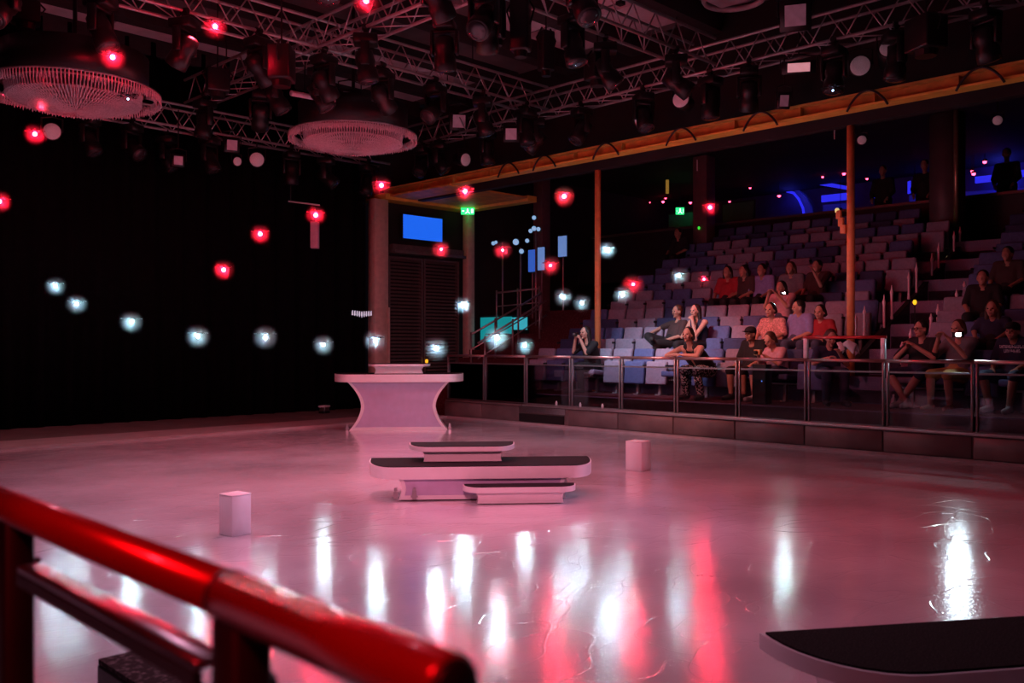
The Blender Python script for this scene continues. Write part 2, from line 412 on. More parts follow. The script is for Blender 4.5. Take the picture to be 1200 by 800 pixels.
# ------------------------------------------------------------------ near railing beside the camera
M_red = mat('red_lacquer', (0.50, 0.008, 0.018), 0.27, 0.5, var=0.06, coat=0.5)
XN = 0.39
t = thing('near_railing', 'thick glossy red handrail on black posts close to the camera', 'railing', (XN, 0, 0))
zr = 1.278
def yr(px, X=XN): return Y_at(px, X)
pa, pb, pc = (0, 2.2), (0, yr(268)), (0, yr(532))
MB().tube([(0, 2.4, zr), (0, pb[1] + 0.004, zr)], 0.0215, 28).build('rail_tube', M_red, t, smooth=True)
MB().tube([(0, pb[1] - 0.002, zr - 0.002), (0, pc[1] + 0.004, zr - 0.002), (0, pc[1], zr - 0.002)], [0.0232, 0.0232, 0.0215], 28).build('rail_tube', M_red, t, smooth=True)
MB().tube([(0, pb[1] + 0.0025, zr - 0.001), (0, pb[1] - 0.0025, zr - 0.001)], 0.0236, 28).build('joint_collar', M_black, t, smooth=True)
MB().tube([(0, pc[1], zr - 0.002), (0, pc[1] - 0.004, zr - 0.002)], [0.0205, 0.018], 28).build('end_cap', M_black, t, smooth=True)
for px in (18, 283):
    y = Y_at(px, XN)
    p = box(-0.018, 0.018, y - 0.022, y + 0.022, 0, zr - 0.015).build('post', M_black, t, bevel=0.003, seg=1)
    MB().cyl((0, y, 1.20), (0.03, y, 1.20), 0.009, n=10).build('bolt', M_black, p)
y0, y1 = Y_at(248, XN), Y_at(36, XN)
b = box(-0.016, 0.016, y0, y1 + 0.002, 1.205, 1.215).build('mid_bar', M_steel, t, bevel=0.002, seg=1)
box(-0.017, -0.009, y0, y1, 1.190, 1.2045).build('bar_lip', M_black, b)

# ------------------------------------------------------------------ white stage furniture
def slab_poly(L, D, rx, ry, k=8):
    """straight back edge (y = D), rounded front corners (y = 0)"""
    p = [(-L / 2, D), ]
    for i in range(k + 1):
        a = PI / 2 * i / k; p.append((-L / 2 + rx * (1 - math.cos(a)), ry * (1 - math.sin(a))))
    for i in range(k + 1):
        a = PI / 2 * (1 - i / k); p.append((L / 2 - rx * (1 - math.cos(a)), ry * (1 - math.sin(a))))
    p.append((L / 2, D)); return p
def slab(t, L, D, z0, z1, y0=0.0, rx=0.3, ry=None, tread=True, inset=0.012):
    ry = ry or D * 0.86
    s = MB().prism([(x, y + y0) for x, y in slab_poly(L, D, rx, ry)], z0, z1).build('slab', M_white, t)
    auto_smooth(s.data); s.data.polygons.foreach_set('use_smooth', [True] * len(s.data.polygons)); auto_smooth(s.data, 0.5)
    if tread:
        pl = [(x * (L - 2 * inset) / L, y0 + inset + y * (D - 2 * inset) / D) for x, y in slab_poly(L, D, rx, ry)]
        MB().prism(pl, z1, z1 + 0.008).build('tread', M_tread, s)
    return s
def waist(t, wb, wt, wm, z0, z1, y0, y1, frame=0.05, name='body', panel=None):
    """body with concave ends: width wb at the bottom, wm at the waist, wt at the top"""
    k = 14; L = []
    for i in range(k + 1):
        u = i / k; z = z0 + (z1 - z0) * u
        a = (wb if u < 0.5 else wt) / 2
        L.append((-(wm / 2 + (a - wm / 2) * abs(2 * u - 1) ** 1.8), z))
    poly = L + [(-x, z) for x, z in reversed(L)]
    b = MB().prism_y(poly, y0 + 0.02, y1).build(name, M_white, t)
    # raised white frame around a lavender panel
    def fr(poly_o, poly_i):
        n = len(poly_o); m = MB()
        vs = [(x, y0, z) for x, z in poly_o] + [(x, y0, z) for x, z in poly_i] + [(x, y0 + 0.02, z) for x, z in poly_o] + [(x, y0 + 0.02, z) for x, z in poly_i]
        fs = []
        for i in range(n):
            j = (i + 1) % n
            fs += [(i, j, n + j, n + i), (2 * n + i, 3 * n + i, 3 * n + j, 2 * n + j), (i, 2 * n + i, 2 * n + j, j), (n + i, n + j, 3 * n + j, 3 * n + i)]
        return m.add(vs, fs)
    L2 = []
    for i in range(k + 1):
        u = i / k; z = z0 + frame + (z1 - z0 - frame * 1.2) * u
        uu = (z - z0) / (z1 - z0); a = (wb if uu < 0.5 else wt) / 2
        L2.append((-(wm / 2 + (a - wm / 2) * abs(2 * uu - 1) ** 1.8) + frame, z))
    poly2 = L2 + [(-x, z) for x, z in reversed(L2)]
    fr(poly, poly2).build('front_frame', M_white, t)
    MB().prism_y(poly2, y0 + 0.010, y0 + 0.019).build('front_panel', panel or M_lav, t)
    return b
def latch(t, x, y, z, s=1):
    m = MB().box(x - 0.02, x + 0.02, y - 0.012, y + 0.012, z, z + 0.07).cyl((x, y - 0.02, z + 0.09), (x, y + 0.02, z + 0.09), 0.018, n=10)
    m.box(x - 0.035, x + 0.035, y - 0.006, y + 0.006, z + 0.02, z + 0.035)
    m.build('latch', M_steel, t)

# tall counter at the back
g = P_Z(467, 504, 0); 
t = thing('stage_counter', 'tall white counter with curved waist and a small raised step on top', 'counter', (g.x, g.y, 0), -PI / 4 + 0.09)
waist(t, 1.72, 1.78, 1.30, 0.0, 0.85, 0.0, 0.55, 0.055)
slab(t, 2.32, 0.80, 0.85, 0.985, -0.12, 0.30)
waist(t, 0.86, 0.92, 0.80, 0.994, 1.12, 0.10, 0.48, 0.012, 'step_body', M_white)
slab(t, 1.12, 0.50, 1.12, 1.16, 0.04, 0.16)
for s in (-1, 1): latch(t, s * 0.90, 0.1, 0.0)
box(-0.84, 0.84, 0.02, 0.5, -0.0, 0.012).build('base_plate', M_black, t)

# low stepped platform in the middle
def waist2(t):
    before = set(t.children)
    waist(t, 0.78, 0.80, 0.76, 0.338, 0.445, 0.30, 0.62, 0.012, 'step_body', M_white)
    slab(t, 1.08, 0.44, 0.445, 0.490, 0.22, 0.20)
    for o in t.children:
        if o not in before: o.location.x -= 0.19
g = P_Z(566, 585.8, 0)
t = thing('stepped_platform', 'low white stepped platform with black treads in the middle of the ice', 'platform', (g.x, g.y, 0), -PI / 4 + 0.075)
waist(t, 1.62, 1.62, 1.56, 0.012, 0.215, 0.0, 0.60, 0.04)
slab(t, 2.26, 0.72, 0.215, 0.330, -0.06, 0.26)
waist2(t)
box(-0.79, 0.79, 0.03, 0.58, 0, 0.012).build('base_plate', M_black, t)
latch(t, -0.84, 0.02, 0.02); latch(t, -0.66, -0.02, 0.02); latch(t, 0.80, 0.02, 0.12)
g = P_Z(610, 589.5, 0)
t = thing('front_step', 'small white step with a black tread before the stepped platform', 'step', (g.x - 0.03, g.y - 0.03, 0), -PI / 4 + 0.075)
waist(t, 0.82, 0.86, 0.80, 0.008, 0.115, 0.0, 0.16, 0.012, 'body', M_white)
slab(t, 1.08, 0.22, 0.115, 0.165, -0.05, 0.16)
box(-0.38, 0.38, 0.01, 0.15, 0, 0.008).build('base_plate', M_black, t)

# platform corner at the lower right
a = P_Z(890, 739, 0.45)
t = thing('near_platform', 'black topped platform with a rounded corner at the lower right', 'platform', (0, 0, 0), 0)
yaw = -PI / 4 + 0.185
t.rotation_euler = (0, 0, yaw)
L_ = 2.2; off = Matrix.Rotation(yaw, 4, 'Z') @ Vector((-L_ / 2, 0.50, 0))
t.location = (a.x - off.x, a.y - off.y, 0)
slab(t, L_, 0.50, 0.385, 0.442, 0.0, 0.34, 0.46, True, 0.016)
waist(t, 1.86, 1.92, 1.76, 0.01, 0.385, 0.10, 0.46, 0.05)
box(-0.9, 0.9, 0.12, 0.44, 0, 0.01).build('base_plate', M_black, t)

# dark block seen below the near railing
t = thing('carpeted_block', 'low dark board wall with a speckled top below the red handrail', 'block', (1.16, 2.2, 0), 0)
box(0, 0.155, 0, 0.93, 0.0, 0.43).build('body', M_black, t, bevel=0.01)
box(0.004, 0.151, 0.004, 0.926, 0.43, 0.447).build('carpet_top', carpet_mat('speckled_carpet', (0.05, 0.04, 0.042), (0.24, 0.20, 0.21), 55), t)

# two white boxes
M_boxw = mat('box_white', (0.86, 0.85, 0.88), 0.42, var=0.03)
for (px, py, s, h, yaw, lab) in ((272, 629.5, 0.176, 0.325, 0.90, 'upright white box on the ice above the red handrail'), (752, 552.5, 0.222, 0.350, 0.90, 'upright white box on the ice near the barrier')):
    g = P_Z(px, py, 0)
    t = thing('white_box', lab, 'box', (g.x, g.y, 0), -PI / 4 + yaw - 0.0, 'white boxes on the ice')
    # the near corner stands at the thing's origin
    box(0, s, 0, s, 0, h - 0.012).build('body', M_boxw, t, bevel=0.004, seg=1)
    box(-0.002, s + 0.002, -0.002, s + 0.002, h - 0.012, h).build('lid', M_boxw, t, bevel=0.004, seg=1)

# ------------------------------------------------------------------ ochre steelwork
t = thing('ochre_beam', 'long ochre steel beam running above the seats under the lighting grid', 'beam', (13.4, 0, 5.06))
yb0, yb1 = -2.0, 19.2
box(-0.13, 0.13, yb0, yb1, 0, 0.035).build('flange', M_ochre, t)
box(-0.13, 0.13, yb0, yb1, 0.185, 0.22).build('flange', M_ochre_web, t)
box(-0.015, 0.015, yb0, yb1, 0.035, 0.185).build('web', M_ochre_web, t)
for k in range(18):
    y = yb0 + 0.6 + 1.18 * k
    box(-0.12, -0.015, y, y + 0.012, 0.035, 0.185).build('stiffener', M_ochre_web, t)
def cable_over(y, lab, w_=0.62):
    pts = []
    for i in range(15):
        u = i / 14; pts.append((13.24 - 0.02 * math.sin(PI * u), y - w_ * (u - 0.5), 5.02 + 0.26 * math.sin(PI * u) ** 0.8))
    tag(MB().tube(pts, 0.018, 7).build('cable_loop', M_black, smooth=True), lab, 'cable', 'cable loops over the ochre beam')
for px, lab in ((598, 'black cable loop over the beam, leftmost'), (640, 'black cable loop over the beam left of the first orange post'), (712, 'black cable loop over the beam above the first orange post'),
                (800, 'black cable loop over the beam midway between the orange posts'), (893, 'black cable loop over the beam left of the second orange post'),
                (1018, 'black cable loop over the beam right of the second orange post'), (1150, 'black cable loop over the beam nearest the right edge')):
    cable_over(Y_at(px, 13.3), lab)
# header and posts
t = thing('header_beam', 'dark header beam that carries the orange posts', 'beam', (14.05, 0, 5.0))
box(-0.09, 0.09, -2, 17.2, 0, 0.18).build('web_box', M_dark, t)
box(-0.11, 0.11, -2, 17.2, 0.18, 0.2).build('cap_plate', M_dark, t)
for px, lab, zb in ((700.5, 'slim orange post behind the person with a camera', row_z(1)), (997, 'slim orange post between the seat blocks, with a bracket', row_z(1))):
    y = Y_at(px, 14.05)
    t = thing('orange_post', lab, 'post', (14.05, y, zb), 0, 'orange posts at the seats')
    MB().cyl((0, 0, 0), (0, 0, 5.0 - zb), 0.062, n=18).build('shaft', M_post, t, smooth=True)
    MB().cyl((0, 0, 0), (0, 0, 0.02), 0.12, n=18).build('base_plate', M_post, t)
    if px > 900:
        pts = [(-0.06, 0.02, 2.72), (-0.06, 0.10, 2.78), (-0.06, 0.15, 2.92), (-0.06, 0.17, 3.02)]
        br = MB()
        for q in range(3):
            br.box(-0.09, -0.03, 0.05 + 0.04 * q, 0.14 + 0.035 * q, 2.70 + 0.12 * q, 2.84 + 0.12 * q)
        br.build('bracket', M_post, t, bevel=0.01)
        MB().lathe([(0.03, 0), (0.035, 0.05), (0.02, 0.07)], 10, (-0.06, 0.2, 3.05)).build('lamp', mat('bracket_lamp', (0.7, 0.7, 0.3), 0.4, em=(1, 0.85, 0.3), es=0.6), t)
# corner bay: columns, soffit frame, screen
z5 = 4.98
t = thing('corner_column', 'broad tan column beside the black drape', 'column', (13.08, 17.62, 0), 0)
box(-0.2, 0.2, -0.14, 0.14, 0.05, z5).build('shaft', M_tan, t, bevel=0.006, seg=1)
box(0.17, 0.235, -0.155, -0.135, 0.6, 2.4).build('conduit_cover', M_tan, t)
box(-0.23, 0.23, -0.17, 0.17, 0, 0.05).build('base', M_tan, t)
t = thing('slim_column', 'slim tan column under the green exit sign', 'column', (15.9, 17.5, FL0), 0)
box(-0.12, 0.12, -0.1, 0.1, 0.03, z5 - FL0).build('shaft', M_tan, t, bevel=0.006, seg=1)
box(-0.15, 0.15, -0.13, 0.13, 0, 0.03).build('base', M_tan, t)
t = thing('soffit_frame', 'flat ochre soffit frame above the screen bay', 'soffit', (13.2, 17.6, z5))
box(-0.1, 2.82, -0.25, 0.2, 0, 0.14).build('cross_beam', M_ochre, t)
box(2.55, 2.85, -2.4, -0.26, 0, 0.14).build('side_beam', M_ochre, t)
M_plank = mat('soffit_board', (0.80, 0.38, 0.08), 0.6, var=0.2, scale=4)
me = box(0.0, 2.5, -0.17, 0.17, 0.06, 0.1).mesh('board', M_plank)
for k in range(6): link('board', me, t, (0, -0.45 - 0.36 * k, 0))
# wall screen
s0, s1 = P_Y(471.5, 249.5, 17.45), P_Y(519, 285, 17.45)
t = thing('wall_screen', 'wall screen showing plain blue between the two columns', 'screen', (s0.x, 17.45, s1.z))
W_, H_ = s1.x - s0.x, s0.z - s1.z
box(0, W_, 0.0, 0.06, 0, H_).build('housing', M_black, t, bevel=0.006)
box(0.025, W_ - 0.025, -0.006, 0.0, 0.03, H_ - 0.025).build('display', mat('blue_display', (0.01, 0.05, 0.3), 0.3, em=(0.012, 0.13, 0.85), es=1.0, var=0), t)
box(W_ / 2 - 0.1, W_ / 2 + 0.1, 0.06, 0.34, 0.2, 0.5).build('wall_mount', M_black, t)
# louvred panels under the screen
M_louv = mat('louvre', (0.12, 0.095, 0.09), 0.5, var=0.2)
z1 = P_Y(500, 303, 17.62).z
for i, (x0, x1, lab) in enumerate(((13.45, 14.52, 'dark louvred wall panel left, below the screen'), (14.56, 15.74, 'dark louvred wall panel right, below the screen'))):
    t = thing('louvre_panel', lab, 'wall panel', (x0, 17.72, 0.6), 0, 'louvred panels below the screen')
    w_ = x1 - x0; hh = z1 - 0.6
    for (a0, a1, c0, c1) in ((0, 0.05, 0, hh), (w_ - 0.05, w_, 0, hh), (0.05, w_ - 0.05, 0, 0.05), (0.05, w_ - 0.05, hh - 0.05, hh)):
        box(a0, a1, -0.03, 0.08, c0, c1).build('frame_bar', M_louv, t)
    sl = MB().add([(0.05, -0.02, 0), (w_ - 0.05, -0.02, 0), (w_ - 0.05, 0.03, 0.055), (0.05, 0.03, 0.055), (0.05, -0.01, -0.006), (w_ - 0.05, -0.01, -0.006), (w_ - 0.05, 0.04, 0.049), (0.05, 0.04, 0.049)],
                  [(0, 1, 2, 3), (7, 6, 5, 4), (0, 4, 5, 1), (2, 6, 7, 3), (1, 5, 6, 2), (0, 3, 7, 4)]).mesh('slat', M_louv)
    k = 0.06
    while k < hh - 0.1:
        link('slat', sl, t, (0, 0, k)); k += 0.088
t = thing('wall_ledge', 'dark ledge on the wall between the screen and the louvres', 'ledge', (13.43, 17.4, z1 + 0.06))
box(0, 2.3, 0, 0.38, 0, 0.07).build('board', mat('ledge_grey', (0.13, 0.12, 0.11), 0.4), t, bevel=0.006)
box(0, 2.3, 0.1, 0.38, 0.07, 0.22).build('upstand', M_louv, t)
# green exit signs
M_green = mat('exit_green', (0.02, 0.4, 0.1), 0.4, em=(0.02, 0.75, 0.16), es=2.2, var=0)
M_sign_w = mat('exit_white', (0.9, 1, 0.9), 0.4, em=(0.7, 1.0, 0.75), es=2.4, var=0)
def exit_sign(p, wdt, hgt, lab, ax='y'):
    t = thing('exit_sign', lab, 'exit sign', p, -PI / 4)
    box(-wdt / 2, wdt / 2, 0, 0.05, 0, hgt).build('light_box', M_green, t, bevel=0.004, seg=1)
    m = MB().ball((0.0, -0.004, hgt * 0.78), hgt * 0.09, 0.003, hgt * 0.09).box(-0.02, 0.02, -0.004, 0, hgt * 0.36, hgt * 0.68)
    m.add([(-0.02, -0.004, hgt * 0.36), (0.01, -0.004, hgt * 0.36), (-0.05, -0.004, hgt * 0.12), (-0.075, -0.004, hgt * 0.12)], [(0, 3, 2, 1)])
    m.add([(0.0, -0.004, hgt * 0.36), (0.02, -0.004, hgt * 0.36), (0.07, -0.004, hgt * 0.14), (0.05, -0.004, hgt * 0.12)], [(0, 3, 2, 1)])
    m.box(0.09, wdt * 0.42, -0.004, 0, hgt * 0.2, hgt * 0.8).box(-wdt * 0.42, -0.09, -0.004, 0, hgt * 0.42, hgt * 0.58)
    m.build('pictogram', M_sign_w, t)
    MB().cyl((0, 0.025, hgt), (0, 0.025, (6.25 if p[0] > 18 else 4.98) - p[2]), 0.008, n=6).build('hanger', M_body, t)
p = P_Y(548, 251, 17.22); exit_sign((p.x, p.y, p.z), 0.34, 0.17, 'green exit sign on the slim tan column')
p = P_X(797, 251, 22.5); exit_sign((p.x, p.y, p.z), 0.24, 0.20, 'bright green exit sign at the back of the seats')
# ------------------------------------------------------------------ lighting grid: box trusses
def truss(lab, p0, axis, L, z, s=0.42, bay=0.55):
    t = thing('lighting_truss', lab, 'truss', (p0[0], p0[1], z), 0 if axis == 'x' else PI / 2, 'aluminium trusses of the lighting grid')
    ch = MB().cyl((0, 0, 0), (L, 0, 0), 0.026, n=8).mesh('chord', M_alu, True)
    for y in (-s / 2, s / 2):
        for zz in (0, s): link('chord', ch, t, (0, y, zz))
    d = MB().cyl((0, 0, 0), (bay / 2, 0, s), 0.011, n=6).mesh('brace', M_alu, True)
    d2 = MB().cyl((0, 0, s), (bay / 2, 0, 0), 0.011, n=6).mesh('brace', M_alu, True)
    c1 = MB().cyl((0, -s / 2, 0), (bay, s / 2, 0), 0.011, n=6).mesh('brace', M_alu, True)
    nb = int(L / bay)
    for k in range(nb):
        for y in (-s / 2, s / 2):
            link('brace', d, t, (k * bay, y, 0)); link('brace', d2, t, (k * bay + bay / 2, y, 0))
        link('brace', c1, t, (k * bay, 0, 0))
    return t
TZ = 6.0
truss('long truss of the lighting grid over the glass barrier', (13.0, 2.6), 'y', 13.6, TZ)
truss('long truss of the lighting grid over the middle of the ice', (7.8, 3.4), 'y', 12.8, TZ)
truss('cross truss of the lighting grid nearest the camera', (2.0, 8.25), 'x', 10.7, TZ + 0.05)
truss('cross truss of the lighting grid between the two chandeliers and the camera', (1.2, 11.95), 'x', 11.5, TZ)
truss('far cross truss of the lighting grid in front of the black drape', (2.2, 16.75), 'x', 10.4, 5.62)
# hanging rods of the grid
k = 0
for (x, y, z) in ((13.0, 4, 6.42), (13.0, 9, 6.42), (13.0, 15, 6.42), (7.8, 5, 6.42), (7.8, 10, 6.42), (7.8, 15, 6.42), (4.0, 12.0, 6.42), (11.0, 12.0, 6.42), (4.5, 16.75, 6.04), (10.5, 16.75, 6.04), (5, 8.25, 6.5), (10.5, 8.25, 6.5)):
    r = thing('hanging_rod', 'thin rod holding the lighting grid, ' + ['over the right end of the barrier', 'over the middle of the barrier', 'over the barrier corner', 'over the near ice', 'over the central ice', 'over the far ice', 'left of the left chandelier', 'right of the right chandelier', 'above the drape at left', 'above the drape at right', 'on the nearest truss, left', 'on the nearest truss, right'][k], 'rod', (x, y, z), 0, 'rods of the lighting grid'); k += 1
    MB().cyl((0, 0, 0), (0, 0, 7.5 - z), 0.012, n=6).build('rod', M_black, r)
    box(-0.05, 0.05, -0.05, 0.05, -0.02, 0.03).build('clamp', M_black, r)

# ------------------------------------------------------------------ moving head lamps
mh_base = baked(box(-0.17, 0.17, -0.14, 0.14, -0.13, 0.0).mesh('base', M_body), 0.015, 1)
mh_clamp = MB().box(-0.03, 0.03, -0.03, 0.03, 0, 0.12).cyl((-0.05, 0, 0.12), (0.05, 0, 0.12), 0.045, n=10).mesh('clamp', M_body)
mh_yoke = MB().box(-0.05, 0.05, -0.19, 0.19, -0.17, -0.13)
for s in (-1, 1): mh_yoke.box(-0.06, 0.06, s * 0.17 - 0.022, s * 0.17 + 0.022, -0.46, -0.13)
mh_yoke = baked(mh_yoke.mesh('yoke', M_body), 0.008, 1)
mh_head = MB().lathe([(0.06, -0.2), (0.125, -0.17), (0.14, -0.02), (0.12, 0.05), (0.145, 0.1), (0.15, 0.26), (0.135, 0.27)], 18).mesh('head', M_body, True)
mh_lens = MB().lathe([(0.125, 0.262), (0.11, 0.278), (0.05, 0.288)], 18).mesh('lens', mat('dark_lens', (0.03, 0.03, 0.035), 0.12, spec=0.7), True)
nmh = 0
def moving_head(x, y, z, pan, tilt, lab):
    t = thing('moving_head_lamp', lab, 'stage light', (x, y, z), pan, 'moving head lamps on the lighting grid')
    link('base', mh_base, t); link('clamp', mh_clamp, t); link('yoke', mh_yoke, t)
    h = link('head', mh_head, t, (0, 0, -0.40), (PI, 0 + tilt, 0)); link('lens', mh_lens, h)
    return t
def ordinal(k): return ORD[k]
for (nm, pts) in (('the barrier truss', [(13.0 - 0.21, 15.6 - 1.16 * k, TZ - 0.12) for k in range(11)]),
                  ('the middle long truss', [(7.8 + (0.21 if k % 2 else -0.21), 15.4 - 1.22 * k, TZ - 0.12) for k in range(9)]),
                  ('the nearest cross truss', [(4.4 + 1.2 * k, 8.25 + (0.21 if k % 2 else -0.21), TZ - 0.07) for k in range(7)]),
                  ('the second cross truss', [(2.2 + 1.1 * k, 11.95 - 0.21, TZ - 0.12) for k in range(10)]),
                  ('the far cross truss', [(3.2 + 1.1 * k, 16.75 - 0.21, 5.62 - 0.12) for k in range(9)])):
    for k, (x, y, z) in enumerate(pts):
        moving_head(x, y, z, rnd.uniform(-PI, PI), rnd.uniform(-0.9, 0.9), 'black moving head lamp, %s from the left on %s' % (ordinal(k), nm))
# ------------------------------------------------------------------ round wash lamps whose pale lens faces this way
def par_can(p, r, turn, tip, lab, top, name='round_wash_lamp', m=None):
    t = thing(name, lab, 'stage light', p, 0, 'round wash lamps')
    d = (Vector((0, 0, EYE)) - Vector(p)).normalized(); yaw = math.atan2(d.y, d.x) + turn; pit = math.asin(d.z) + tip
    h = MB().lathe([(r * 0.5, -0.30), (r * 0.85, -0.26), (r * 1.0, -0.05), (r * 1.06, 0.02), (r * 1.06, 0.05), (r * 0.98, 0.05)], 20).build('can', M_body, t, smooth=True)
    h.rotation_euler = (0, PI / 2 - pit, yaw)
    MB().lathe([(r * 0.97, 0.045), (r * 0.9, 0.058), (r * 0.4, 0.066)], 20).build('lens', m or M_lens, h, smooth=True)
    yk = MB()
    a = Vector((-math.sin(yaw), math.cos(yaw), 0))
    for s in (-1, 1): yk.tube([a * s * r * 1.12, a * s * r * 1.12 + Vector((0, 0, r * 1.5)), Vector((0, 0, r * 1.7))], 0.014, 6)
    yk.build('yoke', M_body, t)
    MB().cyl((0, 0, r * 1.65), (0, 0, max(r * 1.8, top - p[2])), 0.014, n=6).build('stem', M_body, t)
for (px, py, X, r, tn, tp, lab) in (
        (1008, 77, 13.25, 0.150, 0.0, 0.0, 'round wash lamp with bright pink lens above the second orange post'),
        (752, 141, 13.25, 0.150, 0.25, 0.1, 'round wash lamp with mottled lens just above the ochre beam'),
        (799, 117, 12.75, 0.150, -0.35, 0.3, 'round wash lamp tilted, right of the mottled lens lamp'),
        (544, 187, 13.0, 0.140, 0.7, 0.0, 'round wash lamp turned aside at the left end of the ochre beam'),
        (1043, 60, 13.25, 0.16, 0.1, 0.75, 'round wash lamp facing mostly down, right of the bright pink lens'),
        (415, 211, 13.1, 0.14, 0.2, 0.5, 'dim round wash lamp above the tan column')):
    p = P_X(px, py, X); par_can((p.x, p.y, p.z), r, tn, tp, lab, TZ)
for (px, py, r, tn, lab) in ((61, 154, 0.145, 0.0, 'round wash lamp below the left chandelier by a red light'), (301, 187, 0.148, 0.0, 'round wash lamp left below the right chandelier'),
                             (277, 189, 0.09, 0.4, 'small reddish round lamp beside the round wash lamp by the drape')):
    p = P_Y(px, py, 16.6); par_can((p.x, p.y, p.z), r, tn, 0, lab, 5.6)
p = P_X(1010, 164, 16.4); par_can((p.x, p.y, p.z), 0.085, 0, 0, 'small speckled ceiling lamp right of the second orange post', 6.25)
p = P_X(1169, 141, 16.4); par_can((p.x, p.y, p.z), 0.08, 0, 0, 'small dim ceiling lamp over the seats near the right edge', 6.25)
# square panel lamps
def panel_lamp(p, wd, hg, turn, tip, lab, top, m):
    t = thing('panel_lamp', lab, 'stage light', p, 0, 'square panel lamps')
    d = (Vector((0, 0, EYE)) - Vector(p)).normalized(); yaw = math.atan2(d.y, d.x) + turn; pit = math.asin(d.z) + tip
    b = box(-0.16, 0, -wd / 2, wd / 2, -hg / 2, hg / 2).build('housing', M_body, t, bevel=0.012, seg=1)
    b.rotation_euler = (0, -pit, yaw)
    box(0.0, 0.012, -wd * 0.33, wd * 0.33, -hg * 0.33, hg * 0.33).build('diffuser', m, b)
    k = MB()
    a = Vector((-math.sin(yaw), math.cos(yaw), 0))
    for s in (-1, 1): k.tube([a * s * (wd / 2 + 0.02), a * s * (wd / 2 + 0.02) + Vector((0, 0, hg * 0.8)), Vector((0, 0, hg * 0.95))], 0.012, 6)
    k.build('yoke', M_body, t)
    MB().cyl((0, 0, hg * 0.9), (0, 0, max(hg, top - p[2])), 0.012, n=6).build('stem', M_body, t)
M_dif = mat('panel_diffuser', (0.6, 0.52, 0.6), 0.5, em=(0.5, 0.3, 0.45), es=0.03)
M_dif2 = mat('panel_bright', (0.8, 0.6, 0.65), 0.5, em=(1.0, 0.45, 0.5), es=0.45)
for (px, py, X, wd, hg, tn, tp, lab, m) in (
        (538, 142, 12.8, 0.40, 0.40, 0.1, 0, 'square panel lamp left of its twin above the ochre beam', M_dif), (599, 157, 13.0, 0.34, 0.34, 0, 0, 'square panel lamp with small white square above the ochre beam', M_dif),
        (936, 79, 12.9, 0.50, 0.20, 0.1, 0, 'wide panel lamp glowing pink near the second orange post', M_dif2), (919, 118, 13.0, 0.2, 0.26, 0.3, 0, 'small lilac panel lamp resting near the ochre beam', M_dif),
        (932, 18, 12.6, 0.46, 0.46, 0, 0, 'dim reddish panel lamp at the top edge, right half', M_dif)):
    p = P_X(px, py, X); panel_lamp((p.x, p.y, p.z), wd, hg, tn, tp, lab, TZ + 0.3, m)
for (px, py, Y, wd, lab) in ((410, 116, 12.6, 0.34, 'tilted lilac panel lamp above the right chandelier'), (272, 170, 16.5, 0.30, 'small square panel lamp in front of the drape'), (209, 188, 16.4, 0.24, 'faint square panel lamp at the top of the drape')):
    p = P_Y(px, py, Y); panel_lamp((p.x, p.y, p.z), wd, wd, 0.2, 0.1, lab, 5.9, M_dif)
# moving heads give way to the lamps beside them
named = [o.location.copy() for o in C.objects if o.type == 'EMPTY' and o.name.split('.')[0] in ('round_wash_lamp', 'panel_lamp')]
heads = [o for o in C.objects if o.name.split('.')[0] == 'moving_head_lamp']
for o in heads:
    along = Vector((0, 1, 0)) if abs(o.location.x - 12.79) < 0.02 or abs(abs(o.location.x - 7.8) - 0.21) < 0.02 else Vector((1, 0, 0))
    base = o.location.copy(); best = None
    for s in (0, 0.25, -0.25, 0.45, -0.45, 0.6):
        q = base + along * s
        dmin = min([(n_ - q + Vector((0, 0, 0.25))).length for n_ in named] + [(h_.location - q).length for h_ in heads if h_ is not o])
        if best is None or dmin > best[0] + 0.02: best = (dmin, q)
        if dmin > 0.55: best = (dmin, q); break
    o.location = best[1]
# pale tube lamp
a, b = P_Y(341, 109, 12.6), P_Y(394, 119, 12.6)
t = thing('batten_lamp', 'pale batten lamp lying above the right chandelier', 'stage light', a)
d = b - a
MB().tube([(0, 0, 0), d], 0.045, 8).build('tube', mat('batten', (0.5, 0.48, 0.55), 0.5), t)
MB().cyl(d * 0.3, d * 0.3 + Vector((0, 0, 0.6)), 0.012, n=6).build('stem', M_body, t)

# dark junction boxes and drum rigs hung between the trusses
for i, (px, py, Y, sx, sz) in enumerate(((330, 75, 10.6, 0.5, 0.6), (610, 30, 8.3, 0.35, 0.9), (640, 60, 9.3, 0.3, 0.8), (583, 20, 8.6, 0.28, 0.8), (255, 95, 13.8, 0.5, 0.5), (700, 80, 8.6, 0.45, 0.5), (30, 15, 13.5, 0.5, 0.4), (1085, 40, 4.7, 0.6, 0.6))):
    p = P_Y(px, py, Y); sx *= 0.72; sz *= 0.75
    t = thing('rigging_case', 'black rigging case hung in the grid, ' + ['between the red lights and the chandelier', 'top centre, tall', 'top centre, right of the tall case', 'top centre, left of the tall case', 'left of the right chandelier', 'below the long truss near the centre', 'above the left chandelier', 'top right above the ochre beam'][i], 'rigging', (p.x, p.y, p.z), rnd.uniform(0, 3), 'black cases in the grid')
    box(-sx / 2, sx / 2, -sx / 2.4, sx / 2.4, -sz / 2, sz / 2).build('body', M_body, t, bevel=0.03)
    MB().lathe([(sx * 0.32, -sz / 2 - 0.08), (sx * 0.36, -sz / 2)], 14).build('drum', M_body, t)
    MB().cyl((0, 0, sz / 2), (0, 0, 7.1 - p.z), 0.012, n=6).build('chain', M_body, t)
    for s in (-1, 1): MB().tube([(s * sx / 2, 0, 0), (s * (sx / 2 + 0.06), 0, sz * 0.3), (s * sx / 3, 0, sz / 2 + 0.05)], 0.014, 6).build('handle', M_body, t)

